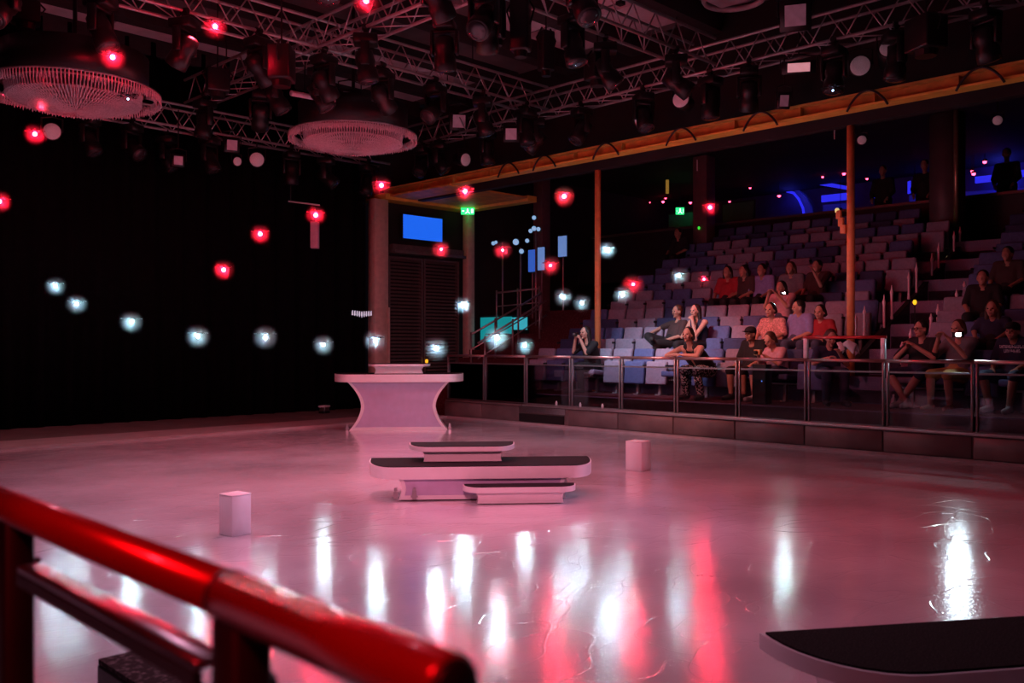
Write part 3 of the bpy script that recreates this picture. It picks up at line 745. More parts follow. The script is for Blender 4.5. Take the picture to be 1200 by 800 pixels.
# ------------------------------------------------------------------ chandeliers
M_crys = mat('crystal', (0.62, 0.56, 0.60), 0.25, var=0.2, scale=40, spec=0.8)
def chandelier(px, py, f, R, lab):
    c = P_F(px, py, f)
    t = thing('chandelier', lab, 'chandelier', c, 0, 'ring chandeliers')
    MB().lathe([(R * 0.78, 0.16), (R * 0.86, 0.18), (R * 0.86, 0.62), (R * 0.5, 0.66)], 40).build('drum_canopy', M_body, t, smooth=True)
    MB().cyl((0, 0, 0.6), (0, 0, 7.5 - c.z), 0.03, n=8).build('stem', M_body, t)
    for (r, z, hgt, nn, wd, lean) in ((R, 0.03, 0.07, 150, 0.011, 0.0), (R * 0.95, 0.03, 0.08, 140, 0.010, -0.01), (R * 0.78, -0.02, 0.13, 120, 0.011, -0.03), (R * 0.56, -0.10, 0.12, 90, 0.011, -0.04), (R * 0.32, -0.15, 0.10, 60, 0.011, -0.04)):
        m = MB()
        for i in range(nn):
            a = 2 * PI * i / nn; ca, sa = math.cos(a), math.sin(a)
            zt = z + hgt + 0.02; zb = z - 0.012 * ((i % 3) == 0) + rnd.uniform(-0.006, 0.006)
            p0 = Vector((r * ca, r * sa, zt)); p1 = Vector(((r + lean) * ca, (r + lean) * sa, zb))
            m.cyl(p0, p1, wd * 0.6, wd, 4, False)
            m.add([p1 + Vector((wd, 0, 0)), p1 + Vector((0, wd, 0)), p1 + Vector((-wd, 0, 0)), p1 + Vector((0, -wd, 0)), p1 + Vector((0, 0, -0.03))], [(0, 4, 1), (1, 4, 2), (2, 4, 3), (3, 4, 0)])
        o = m.build('crystal_ring', M_crys, t); o['kind'] = 'stuff'
    # strands from ring to ring
    m = MB()
    for (ra, za, rb, zb, nn) in ((R * 0.78, -0.01, R * 0.54, -0.10, 110), (R * 0.54, -0.10, R * 0.30, -0.15, 80), (R * 0.30, -0.15, 0.03, -0.17, 40)):
        for i in range(nn):
            a = 2 * PI * (i + 0.5) / nn
            m.cyl((ra * math.cos(a), ra * math.sin(a), za), (rb * math.cos(a), rb * math.sin(a), zb), 0.009, n=4, caps=False)
    o = m.build('crystal_strands', M_crys, t); o['kind'] = 'stuff'
    for (r, z) in ((R, 0.12), (R * 0.78, 0.13), (R * 0.56, 0.04)):
        m = MB(); pts = [(r * math.cos(2 * PI * i / 48), r * math.sin(2 * PI * i / 48), z) for i in range(49)]
        m.tube(pts, 0.014, 5).build('hoop', M_steel, t)
chandelier(88, 117, 12.4, 1.10, 'large crystal ring chandelier at the upper left edge')
chandelier(414, 167, 15.8, 1.10, 'crystal ring chandelier above the dark drape, right of the other')

# ------------------------------------------------------------------ hanging things before the drape
p = P_Y(369, 291, 16.2)
t = thing('hanging_lamp_box', 'slim pale lamp box hanging below a red light before the drape', 'lamp', p, -PI / 4)
box(-0.08, 0.08, -0.07, 0.07, 0.0, 0.55).build('body', mat('dusty_pink', (0.55, 0.30, 0.38), 0.6, em=(0.5, 0.1, 0.2), es=0.06), t, bevel=0.01)
MB().cyl((0, 0, 0.52), (0, 0, 0.86), 0.012, n=6).build('stem', M_body, t)
MB().tube([(-0.55, 0, 0.98), (0.1, 0, 0.90)], 0.016, 6).build('arm', M_alu, t)
MB().cyl((-0.5, 0, 0.95), (-0.5, 0, 5.64 - p.z), 0.012, n=6).build('hanger', M_body, t)

# ------------------------------------------------------------------ hovering drones with a lamp
dr_body = MB().lathe([(0.015, 0.002), (0.028, 0.006), (0.03, 0.018), (0.016, 0.026)], 12).mesh('body', M_body, True)
dr_arm = MB().cyl((0, 0, 0.012), (0.095, 0, 0.012), 0.0045, n=6).mesh('arm', M_body)
g_ = MB(); pts = [(0.095 + 0.042 * math.cos(2 * PI * i / 14), 0.042 * math.sin(2 * PI * i / 14), 0.012) for i in range(15)]
g_.tube(pts, 0.0035, 5); g_.cyl((0.095, 0, 0), (0.095, 0, 0.02), 0.008, n=6)
dr_guard = g_.mesh('rotor_guard', M_body)
dr_blade = MB().box(0.06, 0.13, -0.004, 0.004, 0.018, 0.02).mesh('rotor_blade', M_body)
led_r = MB().ball((0, 0, -0.03), 0.026, n=10, m=6).mesh('lamp', M_led_red, True)
led_w = MB().ball((0, 0, -0.03), 0.030, n=10, m=6).mesh('lamp', M_led_white, True)
led_w2 = MB().ball((0, 0, -0.03), 0.018, n=10, m=6).mesh('lamp', M_led_white, True)
led_r2 = MB().ball((0, 0, -0.03), 0.015, n=10, m=6).mesh('lamp', M_led_red, True)
led_b = MB().ball((0, 0, -0.03), 0.012, n=8, m=5).mesh('lamp', mat('blue_led', (0.4, 0.6, 1), em=(0.35, 0.55, 1.0), es=10, var=0), True)
M_halo = bpy.data.materials.new('halo_volume'); M_halo.use_nodes = True; MATS['halo_volume'] = M_halo  # scattering globe added round each drone lamp to imitate a soft glow halo
nt = M_halo.node_tree; nt.nodes.clear(); o_ = nt.nodes.new('ShaderNodeOutputMaterial'); v_ = nt.nodes.new('ShaderNodeVolumeScatter')

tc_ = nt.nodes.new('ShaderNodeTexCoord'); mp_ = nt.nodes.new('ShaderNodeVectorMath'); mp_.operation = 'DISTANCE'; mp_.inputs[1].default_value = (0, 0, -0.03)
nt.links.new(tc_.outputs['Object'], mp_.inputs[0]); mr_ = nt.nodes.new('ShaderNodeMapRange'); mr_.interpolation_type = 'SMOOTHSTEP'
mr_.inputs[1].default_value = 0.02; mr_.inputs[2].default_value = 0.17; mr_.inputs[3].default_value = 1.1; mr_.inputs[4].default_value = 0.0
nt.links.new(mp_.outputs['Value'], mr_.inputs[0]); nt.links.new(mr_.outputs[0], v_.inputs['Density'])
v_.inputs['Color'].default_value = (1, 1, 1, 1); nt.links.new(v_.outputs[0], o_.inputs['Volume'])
globe = MB().ball((0, 0, -0.03), 0.17, n=16, m=10).mesh('halo_globe', M_halo, True)
BEAM_R, BEAM_W = 26.0, 13.0
def drone(px, py, d, led, lab, grp):
    p = P_F(px, py, d) + Vector((0, 0, 0.03))
    t = thing('drone', lab, 'drone', p, rnd.uniform(0, 1.5), grp)
    link('body', dr_body, t)
    for k in range(4):
        a = link('arm', dr_arm, t, (0, 0, 0), (0, 0, PI / 4 + PI / 2 * k)); link('rotor_guard', dr_guard, a); link('rotor_blade', dr_blade, a)
    link('lamp', led, t)
    if led in (led_b,): return
    red = led in (led_r, led_r2); big = led in (led_r, led_w)
    link('halo_globe', globe, t)
    l = bpy.data.lights.new('drone_beam', 'SPOT'); o = bpy.data.objects.new('drone_beam', l); C.objects.link(o); o.parent = t
    l.energy = (BEAM_R if red else BEAM_W) * (1.0 if big else 0.6); l.color = (1.0, 0.05, 0.09) if red else (0.75, 0.93, 1.0)
    l.spot_size = math.radians(80); l.spot_blend = 0.5; l.shadow_soft_size = 0.02
    dv = Vector((-p.x, -p.y, -p.z * 1.3)).normalized(); o.location = (0, 0, -0.03)
    wq = dv.to_track_quat('-Z', 'Y'); rz_ = t.rotation_euler.z
    o.location = Matrix.Rotation(-rz_, 3, 'Z') @ (dv * 0.06) + Vector((0, 0, -0.03))
    o.rotation_euler = (Matrix.Rotation(-rz_, 3, 'Z') @ wq.to_matrix()).to_euler()
G1, G2 = 'drones with red lamps', 'drones with white lamps'
for (px, py, d, big, lab) in (
        (252, 31, 11.0, 1, 'hovering drone with a red lamp by the truss at upper left'), (132, 67, 10.6, 1, 'hovering drone with a red lamp just above the left chandelier'),
        (41, 157, 13.0, 1, 'hovering drone with a red lamp below the left chandelier'), (429, 1, 10.0, 1, 'hovering drone with a red lamp at the top edge'),
        (447, 217, 13.5, 1, 'hovering drone with a red lamp at the top of the tan column'), (370, 252, 13.5, 1, 'hovering drone with a red lamp above the slim hanging lamp box'),
        (305, 274, 13.5, 1, 'hovering drone with a red lamp left of the hanging lamp box'), (262, 316, 13.0, 1, 'hovering drone with a red lamp, lowest before the drape'),
        (545, 224, 13.5, 1, 'hovering drone with a red lamp over the soffit frame'), (517, 292, 14.2, 0, 'hovering drone with a red lamp at the lower corner of the blue screen'),
        (589, 293, 14.0, 0, 'hovering drone with a red lamp left of the side stair rails'), (645, 311, 13.0, 0, 'hovering drone with a red lamp at the side stair'),
        (661, 230, 13.0, 1, 'hovering drone with a red lamp left of the first orange post'), (742, 333, 11.9, 0, 'hovering drone with a red lamp in front of the seats'),
        (825, 327, 16.5, 2, 'hovering drone with a faint red lamp at the foot of the dark pillar'), (832, 243, 15.5, 1, 'hovering drone with a red lamp above the upper seats'),
        (-1, 236, 12.0, 1, 'hovering drone with a red lamp cut by the left edge')):
    drone(px, py, d, led_r if big == 1 else led_r2, lab, G1)
for (px, py, d, big, lab) in (
        (65, 335, 13.5, 0, 'hovering drone with a white lamp, leftmost before the drape'), (90, 356, 13.0, 1, 'hovering drone with a white lamp, second from left'),
        (154, 377, 12.0, 1, 'hovering drone with a white lamp, third from left'), (232, 394, 11.2, 1, 'hovering drone with a white lamp, fourth from left'),
        (311, 395, 11.0, 1, 'hovering drone with a white lamp, fifth from left'), (379, 404, 12.7, 1, 'hovering drone with a white lamp left of the counter'),
        (440, 399, 11.3, 1, 'hovering drone with a white lamp over the left side of the counter'), (511, 408, 10.7, 1, 'hovering drone with a white lamp over the right side of the counter'),
        (543, 357, 15.0, 2, 'hovering drone with the big white lamp by the slim column'), (583, 396, 9.8, 1, 'hovering drone with a white lamp before the teal panel'),
        (615, 405, 13.7, 0, 'hovering drone with a white lamp right of the teal panel'), (660, 348, 13.8, 1, 'hovering drone with a white lamp, left of a close pair by the orange post'),
        (682, 355, 14.7, 1, 'hovering drone with a white lamp, right of a close pair by the orange post'), (712, 293, 15.0, 2, 'hovering drone with the big white lamp beside the orange post'),
        (730, 345, 14.0, 0, 'hovering drone with a white lamp below a red one before the seats'), (796, 323, 14.5, 1, 'hovering drone with a white lamp over the middle seats')):
    drone(px, py, d, led_w if big == 2 else led_w2, lab, G2)
drone(150, 116, 10.5, led_b, 'dark drone with a tiny blue lamp before the left chandelier', 'unlit drones')
drone(976, 106, 11.5, led_b, 'dark drone with a tiny blue lamp above the ochre beam', 'unlit drones')
# ------------------------------------------------------------------ tip-up theatre seats
M_sb = mat('seat_blue', (0.085, 0.115, 0.27), 0.75, var=0.15, scale=20)
M_sg = mat('seat_grey', (0.28, 0.24, 0.32), 0.8, var=0.12, scale=20)
M_sn = mat('seat_navy', (0.04, 0.05, 0.13), 0.75, var=0.15, scale=20)
M_leg = mat('seat_leg', (0.40, 0.36, 0.38), 0.4, 0.6)
SW = 0.225
def pad(poly, w_, bev): return baked(MB().prism_y(poly, -w_, w_).mesh('pad', None), bev, 3)
def with_mat(me, m):
    c = me.copy(); c.materials.clear(); c.materials.append(m); return c
up_c = pad([(-0.17, 0.20), (-0.07, 0.20), (-0.05, 0.62), (-0.13, 0.62)], SW, 0.035)
dn_c = pad([(-0.38, 0.36), (-0.37, 0.46), (0.08, 0.42), (0.08, 0.33)], SW, 0.035)
back = pad([(0.04, 0.30), (0.13, 0.28), (0.25, 0.83), (0.16, 0.86)], SW, 0.045)
shell = baked(MB().prism_y([(0.135, 0.25), (0.16, 0.25), (0.275, 0.80), (0.25, 0.81)], -SW + 0.01, SW - 0.01).mesh('back_shell', M_black), 0.008, 1)
stand = MB().box(-0.03, 0.03, -0.025, 0.025, 0, 0.30).box(-0.10, 0.14, -0.05, 0.05, 0, 0.02).box(-0.04, 0.13, -SW, SW, 0.27, 0.30).mesh('stand', M_leg)
arm_r = baked(MB().box(-0.22, 0.12, SW - 0.002, SW + 0.022, 0.52, 0.56).box(0.02, 0.10, SW - 0.002, SW + 0.022, 0.28, 0.52).mesh('armrest', M_black), 0.006, 1)
meshes = {(k, n): with_mat(b, m) for k, b in (('up', up_c), ('dn', dn_c), ('back', back)) for n, m in (('blue', M_sb), ('grey', M_sg), ('navy', M_sn))}
def seat(x, y, z, cc, bc, up, lab, grp):
    t = thing('theatre_seat', lab, 'seat', (x, y, z), 0, grp)
    link('seat_cushion', meshes[('up' if up else 'dn', cc)], t); b = link('backrest', meshes[('back', bc)], t)
    link('back_shell', shell, b); link('stand', stand, t); link('armrest', arm_r, t)
CN = {'blue': 'blue', 'grey': 'lilac-grey', 'navy': 'navy'}
srnd = random.Random(21)
PITCH = 0.497
SEATS = {}
def free(n, y):   # a seated person takes the seat
    return not any(r == n and abs(py_ - y) < 0.26 for r, py_ in TAKEN)
def rows(block, ystart, yend, grp, where):
    for n in range(1, 9):
        y = ystart - (0.10 if n % 2 == 0 else 0.0); k = 0
        while y > yend:
            r = srnd.random(); cc = 'grey' if r < 0.5 else ('blue' if r < 0.85 else 'navy')
            if n == 1 and block == 'L': cc = ['grey', 'blue', 'navy', 'grey', 'grey', 'blue', 'grey', 'blue', 'blue', 'grey', 'blue', 'navy', 'blue', 'blue'][k % 14]
            bc = cc if srnd.random() < 0.6 else ('blue' if cc == 'grey' else 'grey')
            if n == 1: bc = cc
            col = '%s tip-up seat' % CN[cc] if bc == cc else '%s tip-up seat with %s back' % (CN[cc], CN[bc])
            lab = '%s, row %s up, %s from left, %s' % (col, ['one', 'two', 'three', 'four', 'five', 'six', 'seven', 'eight'][n - 1], ORD[k], where)
            fr = free(n, y)
            f_ = (row_x(n) + y) / S2
            px_ = 600 + F * (row_x(n) - y) / (row_x(n) + y)
            if px_ < 1235 and not (n == 8 and (abs(y - Y_at(825, 19.6)) < 0.5 or abs(y - Y_at(1110, 19.6)) < 0.7)):
                seat(row_x(n), y, row_z(n), cc, bc, fr, lab, grp)
            y -= PITCH; k += 1
TAKEN = []
def seat_y(px, n, x=None): return Y_at(px, x or row_x(n))
# ------------------------------------------------------------------ people
def capsule(m, p0, p1, r0, r1, n=12):
    p0 = Vector(p0); p1 = Vector(p1); d = p1 - p0; L = d.length
    if L < 1e-5: m.ball(p0, r0, n=n, m=8); return
    d /= L; a = d.orthogonal().normalized(); b = d.cross(a); rings = []
    for k in range(1, 5):
        t = -PI / 2 + PI / 2 * k / 4; rings.append((p0 + d * (r0 * math.sin(t)), r0 * math.cos(t)))
    for k in range(0, 4):
        t = PI / 2 * k / 4; rings.append((p1 + d * (r1 * math.sin(t)), r1 * math.cos(t)))
    vs = [p0 - d * r0]; fs = []
    for c, r in rings:
        for i in range(n): q = 2 * PI * i / n; vs.append(c + (a * math.cos(q) + b * math.sin(q)) * r)
    vs.append(p1 + d * r1); R = len(rings)
    for i in range(n): fs.append((0, 1 + (i + 1) % n, 1 + i))
    for k in range(R - 1):
        for i in range(n): fs.append((1 + k * n + i, 1 + k * n + (i + 1) % n, 1 + (k + 1) * n + (i + 1) % n, 1 + (k + 1) * n + i))
    o = 1 + (R - 1) * n
    for i in range(n): fs.append((o + i, o + (i + 1) % n, len(vs) - 1))
    m.add(vs, fs)
dg = None
def remeshed(mb, name, m, vox, smooth=4):
    me = mb.mesh(name + '_raw', None); o = bpy.data.objects.new('tmp_' + name, me); C.objects.link(o)
    r = o.modifiers.new('r', 'REMESH'); r.mode = 'VOXEL'; r.voxel_size = vox; r.use_smooth_shade = True
    s = o.modifiers.new('s', 'SMOOTH'); s.factor = 0.5; s.iterations = smooth
    d = bpy.context.evaluated_depsgraph_get(); d.update()
    out = bpy.data.meshes.new_from_object(o.evaluated_get(d), depsgraph=d); out.name = name
    bpy.data.objects.remove(o); bpy.data.meshes.remove(me)
    out.materials.clear(); out.materials.append(m)
    return out
def V(*a): return Vector(a)
BASE = dict(pelvis=V(0, 0, .50), chest=V(-.07, 0, .82), neck=V(-.06, 0, 1.02), head=V(-.03, 0, 1.20),
            shL=V(-.07, .185, .96), shR=V(-.07, -.185, .96), elL=V(.02, .25, .70), elR=V(.02, -.25, .70), wrL=V(.24, .16, .60), wrR=V(.24, -.16, .60),
            hipL=V(.02, .10, .49), hipR=V(.02, -.10, .49), knL=V(.43, .13, .50), knR=V(.43, -.13, .50), anL=V(.40, .13, .09), anR=V(.40, -.13, .09),
            toL=V(.57, .15, .035), toR=V(.57, -.15, .035))
SKIN = {}
def skin(t):
    return mat('skin_' + t, {'a': (0.54, 0.29, 0.21), 'b': (0.42, 0.22, 0.15), 'c': (0.26, 0.13, 0.09)}[t], 0.55, var=0.06, scale=25)
def cloth(n, c, var=0.12, scale=18): return mat('cloth_' + n, c, 0.85, var=var, scale=scale, bump=0.2)
HAIRM = {'black': mat('hair_black', (0.012, 0.009, 0.008), 0.5), 'brown': mat('hair_brown', (0.06, 0.028, 0.014), 0.5), 'grey': mat('hair_grey', (0.2, 0.17, 0.15), 0.5)}
M_eye = mat('eye_dark', (0.02, 0.015, 0.012), 0.2); M_lip = mat('lips', (0.30, 0.09, 0.08), 0.5)
def hand(m, wr, el, up, curl, side):
    d = (wr - el).normalized(); u = (up - d * up.dot(d)).normalized(); s = d.cross(u) * side      # u: back of hand, s: thumb side
    k = wr + d * 0.085
    for q in (-0.024, -0.008, 0.010, 0.026): capsule(m, wr + s * q * 0.6 + d * 0.01, k + s * q, 0.017, 0.014, 8)
    for q, ln in ((-0.030, 0.058), (-0.010, 0.072), (0.010, 0.078), (0.030, 0.070)):
        a = k + s * q; d1 = (d * math.cos(curl) - u * math.sin(curl)); b = a + d1 * ln * 0.55
        d2 = (d * math.cos(curl * 2) - u * math.sin(curl * 2)); c = b + d2 * ln * 0.5
        capsule(m, a, b, 0.0100, 0.0092, 7); capsule(m, b, c, 0.0092, 0.008, 7)
    a = wr + d * 0.03 + s * 0.026; b = a + (d * 0.6 + s * 0.7 - u * 0.25).normalized() * 0.042; c = b + (d * 0.85 + s * 0.2 - u * 0.45).normalized() * 0.034
    capsule(m, a, b, 0.0125, 0.011, 7); capsule(m, b, c, 0.011, 0.009, 7)
def person(loc, rz, lab, J=None, skn='a', shirt=None, sleeve=0.45, pants=None, leg=1.0, shoes=None, hair='black', hairlen=0.0, hat=None, look=(1, 0, 0), far=False, scale=1.0, curl=0.5, glasses=False, build=1.0, strap=False, upvec=None):
    j = {k: v.copy() for k, v in BASE.items()}
    if J: j.update({k: Vector(v) for k, v in J.items()})
    t = thing('person', lab, 'person', loc, rz, 'people in the audience'); t.scale = (scale,) * 3
    vox = 0.0165 if far else 0.0105
    lk = Vector(look).normalized(); ly = Vector((-lk.y, lk.x, 0)).normalized(); lz = lk.cross(ly); H = j['head']
    def hp(x, y, z): return H + lk * x + ly * y + lz * z
    HM = Matrix((lk, ly, lz)).transposed()
    def hball(m, c, rx, ry, rz_, n=14, mm=10):
        q = MB().ball((0, 0, 0), rx, ry, rz_, n, mm); m.add([H + HM @ (Vector(p) + Vector(c)) for p in q.v], q.f)
    b_ = build
    def torso(m, e=0.0, lo=True):
        sp = j['shL'] - j['shR']; sp.normalize()
        for s in (-1, 1):
            capsule(m, j['pelvis'] + sp * s * 0.055, j['chest'] + sp * s * 0.065, 0.115 * b_ + e, 0.108 * b_ + e)
            capsule(m, j['chest'] + sp * s * 0.065, (j['shL'] if s > 0 else j['shR']) - sp * s * 0.07 + V(0, 0, -0.02), 0.106 * b_ + e, 0.068 + e)
        capsule(m, j['shR'], j['shL'], 0.058 + e, 0.058 + e)
        capsule(m, j['pelvis'], j['chest'], 0.125 * b_ + e, 0.115 * b_ + e)
    m = MB(); torso(m)
    capsule(m, j['chest'].lerp(j['neck'], 0.8), j['neck'], 0.07, 0.055); capsule(m, j['neck'], H + lz * -0.05, 0.053, 0.052)
    hball(m, (0, 0, 0.015), 0.098, 0.078, 0.112); hball(m, (0.022, 0, -0.055), 0.066, 0.058, 0.062)          # skull, jaw
    hball(m, (0.082, 0, -0.105), 0.018, 0.022, 0.016, 8, 6)                                                     # chin
    capsule(m, hp(0.096, 0, 0.012), hp(0.112, 0, -0.022), 0.008, 0.014, 8)                                      # nose
    capsule(m, hp(0.088, -0.034, 0.028), hp(0.088, 0.034, 0.028), 0.014, 0.014, 8)                              # brow
    for s in (-1, 1):
        hball(m, (-0.005, s * 0.082, -0.008), 0.022, 0.012, 0.034, 8, 6)                                        # ear
        hball(m, (0.068, s * 0.040, -0.028), 0.026, 0.022, 0.024, 8, 6)                                         # cheek
        S_ = 'L' if s > 0 else 'R'
        capsule(m, j['sh' + S_], j['el' + S_], 0.052 * b_, 0.040); capsule(m, j['el' + S_], j['wr' + S_], 0.041, 0.028)
        up = Vector(upvec) if upvec else V(0.05, 0, 1)
        hand(m, j['wr' + S_], j['el' + S_], up, curl, -s)
        capsule(m, j['hip' + S_], j['kn' + S_], 0.092 * b_, 0.062); capsule(m, j['kn' + S_], j['kn' + S_].lerp(j['an' + S_], 0.35), 0.060, 0.060)
        capsule(m, j['kn' + S_].lerp(j['an' + S_], 0.35), j['an' + S_], 0.060, 0.038)
        capsule(m, j['an' + S_] + V(-0.03, 0, -0.03), j['to' + S_], 0.040, 0.030)
    link('body', remeshed(m, 'body', skin(skn), vox, 3), t)
    if shirt:
        m = MB(); torso(m, 0.016)
        if sleeve > 0:
            for S_ in 'LR':
                u = min(1, sleeve * 2); capsule(m, j['sh' + S_], j['sh' + S_].lerp(j['el' + S_], u), 0.066 * b_, 0.062)
                if sleeve > 0.5: capsule(m, j['el' + S_], j['el' + S_].lerp(j['wr' + S_], (sleeve - 0.5) * 2), 0.058, 0.046)
        else:
            m = MB(); sp = (j['shL'] - j['shR']).normalized()
            for s in (-1, 1):
                capsule(m, j['pelvis'] + sp * s * 0.055, j['chest'] + sp * s * 0.065, 0.130 * b_, 0.122 * b_)
                up_ = j['chest'].lerp(j['neck'], 0.74); capsule(m, j['chest'] + sp * s * 0.07, up_ + sp * s * 0.085, 0.122 * b_, 0.066 * b_)
        link('shirt', remeshed(m, 'shirt', shirt, 0.017, 4), t)
    if pants:
        m = MB(); capsule(m, j['pelvis'] + V(0, 0, 0.02), j['pelvis'] + V(0, 0, 0.08), 0.138 * b_, 0.134 * b_)
        for S_ in 'LR':
            capsule(m, j['pelvis'].lerp(j['hip' + S_], 0.8), j['hip' + S_], 0.125 * b_, 0.112 * b_)
            u = min(1.0, leg * 2); capsule(m, j['hip' + S_], j['hip' + S_].lerp(j['kn' + S_], u), 0.110 * b_, 0.084)
            if leg > 0.5: capsule(m, j['kn' + S_], j['kn' + S_].lerp(j['an' + S_], (leg - 0.5) * 2 * 0.97), 0.080, 0.062)
        link('trousers' if leg > 0.6 else 'shorts', remeshed(m, 'trousers', pants, 0.017, 4), t)
    if shoes:
        for S_ in 'LR':
            m = MB(); capsule(m, j['an' + S_] + V(-0.035, 0, -0.03), j['to' + S_] + V(0.01, 0, 0.005), 0.052, 0.042); capsule(m, j['an' + S_] + V(-0.01, 0, 0.02), j['an' + S_] + V(0.0, 0, -0.02), 0.048, 0.05)
            link('shoe', remeshed(m, 'shoe', shoes, 0.013, 3), t)
    # hair: a cap that leaves the face free, plus lengths
    m = MB()
    q = MB().ball((0, 0, 0), 0.108, 0.090, 0.112, 16, 12); keep = []
    hball(m, (-0.022, 0, 0.040), 0.100, 0.090, 0.102)
    if hairlen:
        for s in (-1, 1):
            capsule(m, hp(-0.02, s * 0.070, 0.02), hp(-0.035, s * 0.088, -hairlen), 0.042, 0.030)
            capsule(m, hp(-0.06, s * 0.030, 0.02), hp(-0.085, s * 0.045, -hairlen * 1.1), 0.055, 0.036)
        capsule(m, hp(-0.07, 0, 0.02), hp(-0.10, 0, -hairlen * 1.1), 0.06, 0.04)
    else:
        capsule(m, hp(-0.045, 0, 0.02), hp(-0.055, 0, -0.05), 0.070, 0.055)
    hm = HAIRM.get(hair)
    if hm: link('hair', remeshed(m, 'hair', hm, 0.014, 3), t)
    if hat:
        m = MB(); hball(m, (-0.006, 0, 0.062), 0.114, 0.098, 0.080); link('cap', remeshed(m, 'cap', hat, 0.013, 2), t)
        m = MB(); hball(m, (0.115, 0, 0.050), 0.075, 0.072, 0.010); link('cap_brim', m.mesh('cap_brim', hat, True), t)
    if not far:
        for s in (-1, 1):
            m = MB(); hball(m, (0.090, s * 0.032, 0.006), 0.010, 0.013, 0.009, 8, 6); link('eye', m.mesh('eye', M_eye, True), t)
        m = MB(); hball(m, (0.093, 0, -0.062), 0.010, 0.026, 0.008, 8, 6); link('mouth', m.mesh('mouth', M_lip, True), t)
    if glasses:
        m = MB()
        for s in (-1, 1):
            m.tube([hp(0.108, s * 0.034 + 0.026 * math.cos(a * PI / 5), 0.004 + 0.020 * math.sin(a * PI / 5)) for a in range(11)], 0.0035, 5)
            m.tube([hp(0.106, s * 0.060, 0.008), hp(0.0, s * 0.088, 0.008)], 0.003, 5)
        m.tube([hp(0.112, -0.01, 0.006), hp(0.112, 0.01, 0.006)], 0.003, 5); m.build('glasses', M_black, t)
    return t
def at_row(px, n, dx=0.0, dz=0.0, ahead=0.0):
    """place on row n seen at pixel column px; ahead moves the person towards the ice"""
    X = row_x(n) - ahead; y = Y_at(px, X); TAKEN.append((n, Y_at(px, row_x(n)) if not ahead else y)); return (X + dx, y, row_z(n) + dz)
FACE = PI     # towards the ice
C_black = cloth('black', (0.012, 0.011, 0.013)); C_navy = cloth('navy', (0.02, 0.022, 0.06)); C_brown = cloth('brown', (0.055, 0.03, 0.028))
C_polo = cloth('blue_polo', (0.24, 0.22, 0.46)); C_red = cloth('red', (0.35, 0.02, 0.03)); C_pinkp = cloth('pink_print', (0.62, 0.30, 0.28), 0.5, 40)
C_denim = cloth('denim', (0.05, 0.06, 0.11)); C_khaki = cloth('yellow_shorts', (0.45, 0.28, 0.10)); C_grey = cloth('grey', (0.16, 0.15, 0.17)); C_white = cloth('white', (0.6, 0.58, 0.6))
C_teal = cloth('pale_towel', (0.62, 0.72, 0.74)); C_pinkt = cloth('pink_tee', (0.55, 0.30, 0.34)); C_shoe = cloth('shoe_grey', (0.42, 0.36, 0.36)); C_dshoe = cloth('shoe_dark', (0.03, 0.03, 0.03))
C_dots = cloth('dotted', (0.03, 0.03, 0.03))
for n in C_dots.node_tree.nodes:
    if n.type == 'VALTORGB':
        n.color_ramp.elements[0].color = (0.012, 0.012, 0.014, 1); n.color_ramp.elements[1].color = (0.55, 0.5, 0.5, 1)
        n.color_ramp.elements[0].position = 0.52; n.color_ramp.elements[1].position = 0.56
    if n.type == 'TEX_NOISE': n.inputs['Scale'].default_value = 34; n.inputs['Detail'].default_value = 0
CAMV = 0.42      # heads turn a little towards the near end
# front row, left block
L1 = at_row(699, 1, -0.10)
person(L1, FACE - 0.2, 'person in black with long dark hair photographing with a raised camera', dict(chest=(.06, 0, .80), neck=(.14, 0, .99), head=(.19, 0, 1.15), shL=(.10, .18, .93), shR=(.10, -.18, .93), elL=(.32, .20, .76), elR=(.32, -.20, .78), wrL=(.38, .09, 1.02), wrR=(.36, -.09, 1.05)),
       'a', C_black, 0.45, C_black, 1.0, C_dshoe, 'black', 0.20, curl=0.8)
Rz = Matrix.Rotation(FACE - 0.2, 4, 'Z')
def in_frame(loc, rz, p): return Vector(loc) + Matrix.Rotation(rz, 3, 'Z') @ Vector(p)
p = in_frame(L1, FACE - 0.2, (.43, 0, 1.12))
t = thing('compact_camera', 'small dark camera held up by the person with long hair', 'camera', p, FACE - 0.2)
box(-0.03, 0.02, -0.06, 0.06, -0.04, 0.04).build('body', M_body, t, bevel=0.006)
MB().cyl((0.02, 0, 0), (0.06, 0, 0), 0.028, 0.026, 14).build('lens_barrel', M_steel, t, smooth=True)
# leaning woman
LW = (XB + 0.66, Y_at(813, XB + 0.55), row_z(1)); TAKEN.append((1, Y_at(806, row_x(1))))
person(LW, FACE, 'woman in a black tank top leaning with both forearms on the rail', dict(pelvis=(-.25, 0, .50), hipL=(-.23, .10, .49), hipR=(-.23, -.10, .49), chest=(.06, 0, .74), neck=(.22, 0, .93), head=(.28, 0, 1.09), shL=(.18, .19, .86), shR=(.18, -.19, .86), elL=(.46, .30, .74), elR=(.46, -.30, .74), wrL=(.54, .07, .755), wrR=(.52, -.05, .76), knL=(.20, .12, .50), knR=(.20, -.14, .50), anL=(.12, .14, .09), anR=(.12, -.14, .09), toL=(.29, .16, .035), toR=(.29, -.16, .035)),
       'a', C_black, 0.0, C_dots, 1.0, C_dshoe, 'black', 0.06, look=(1, 0.12, 0.02), curl=0.25, build=1.12)
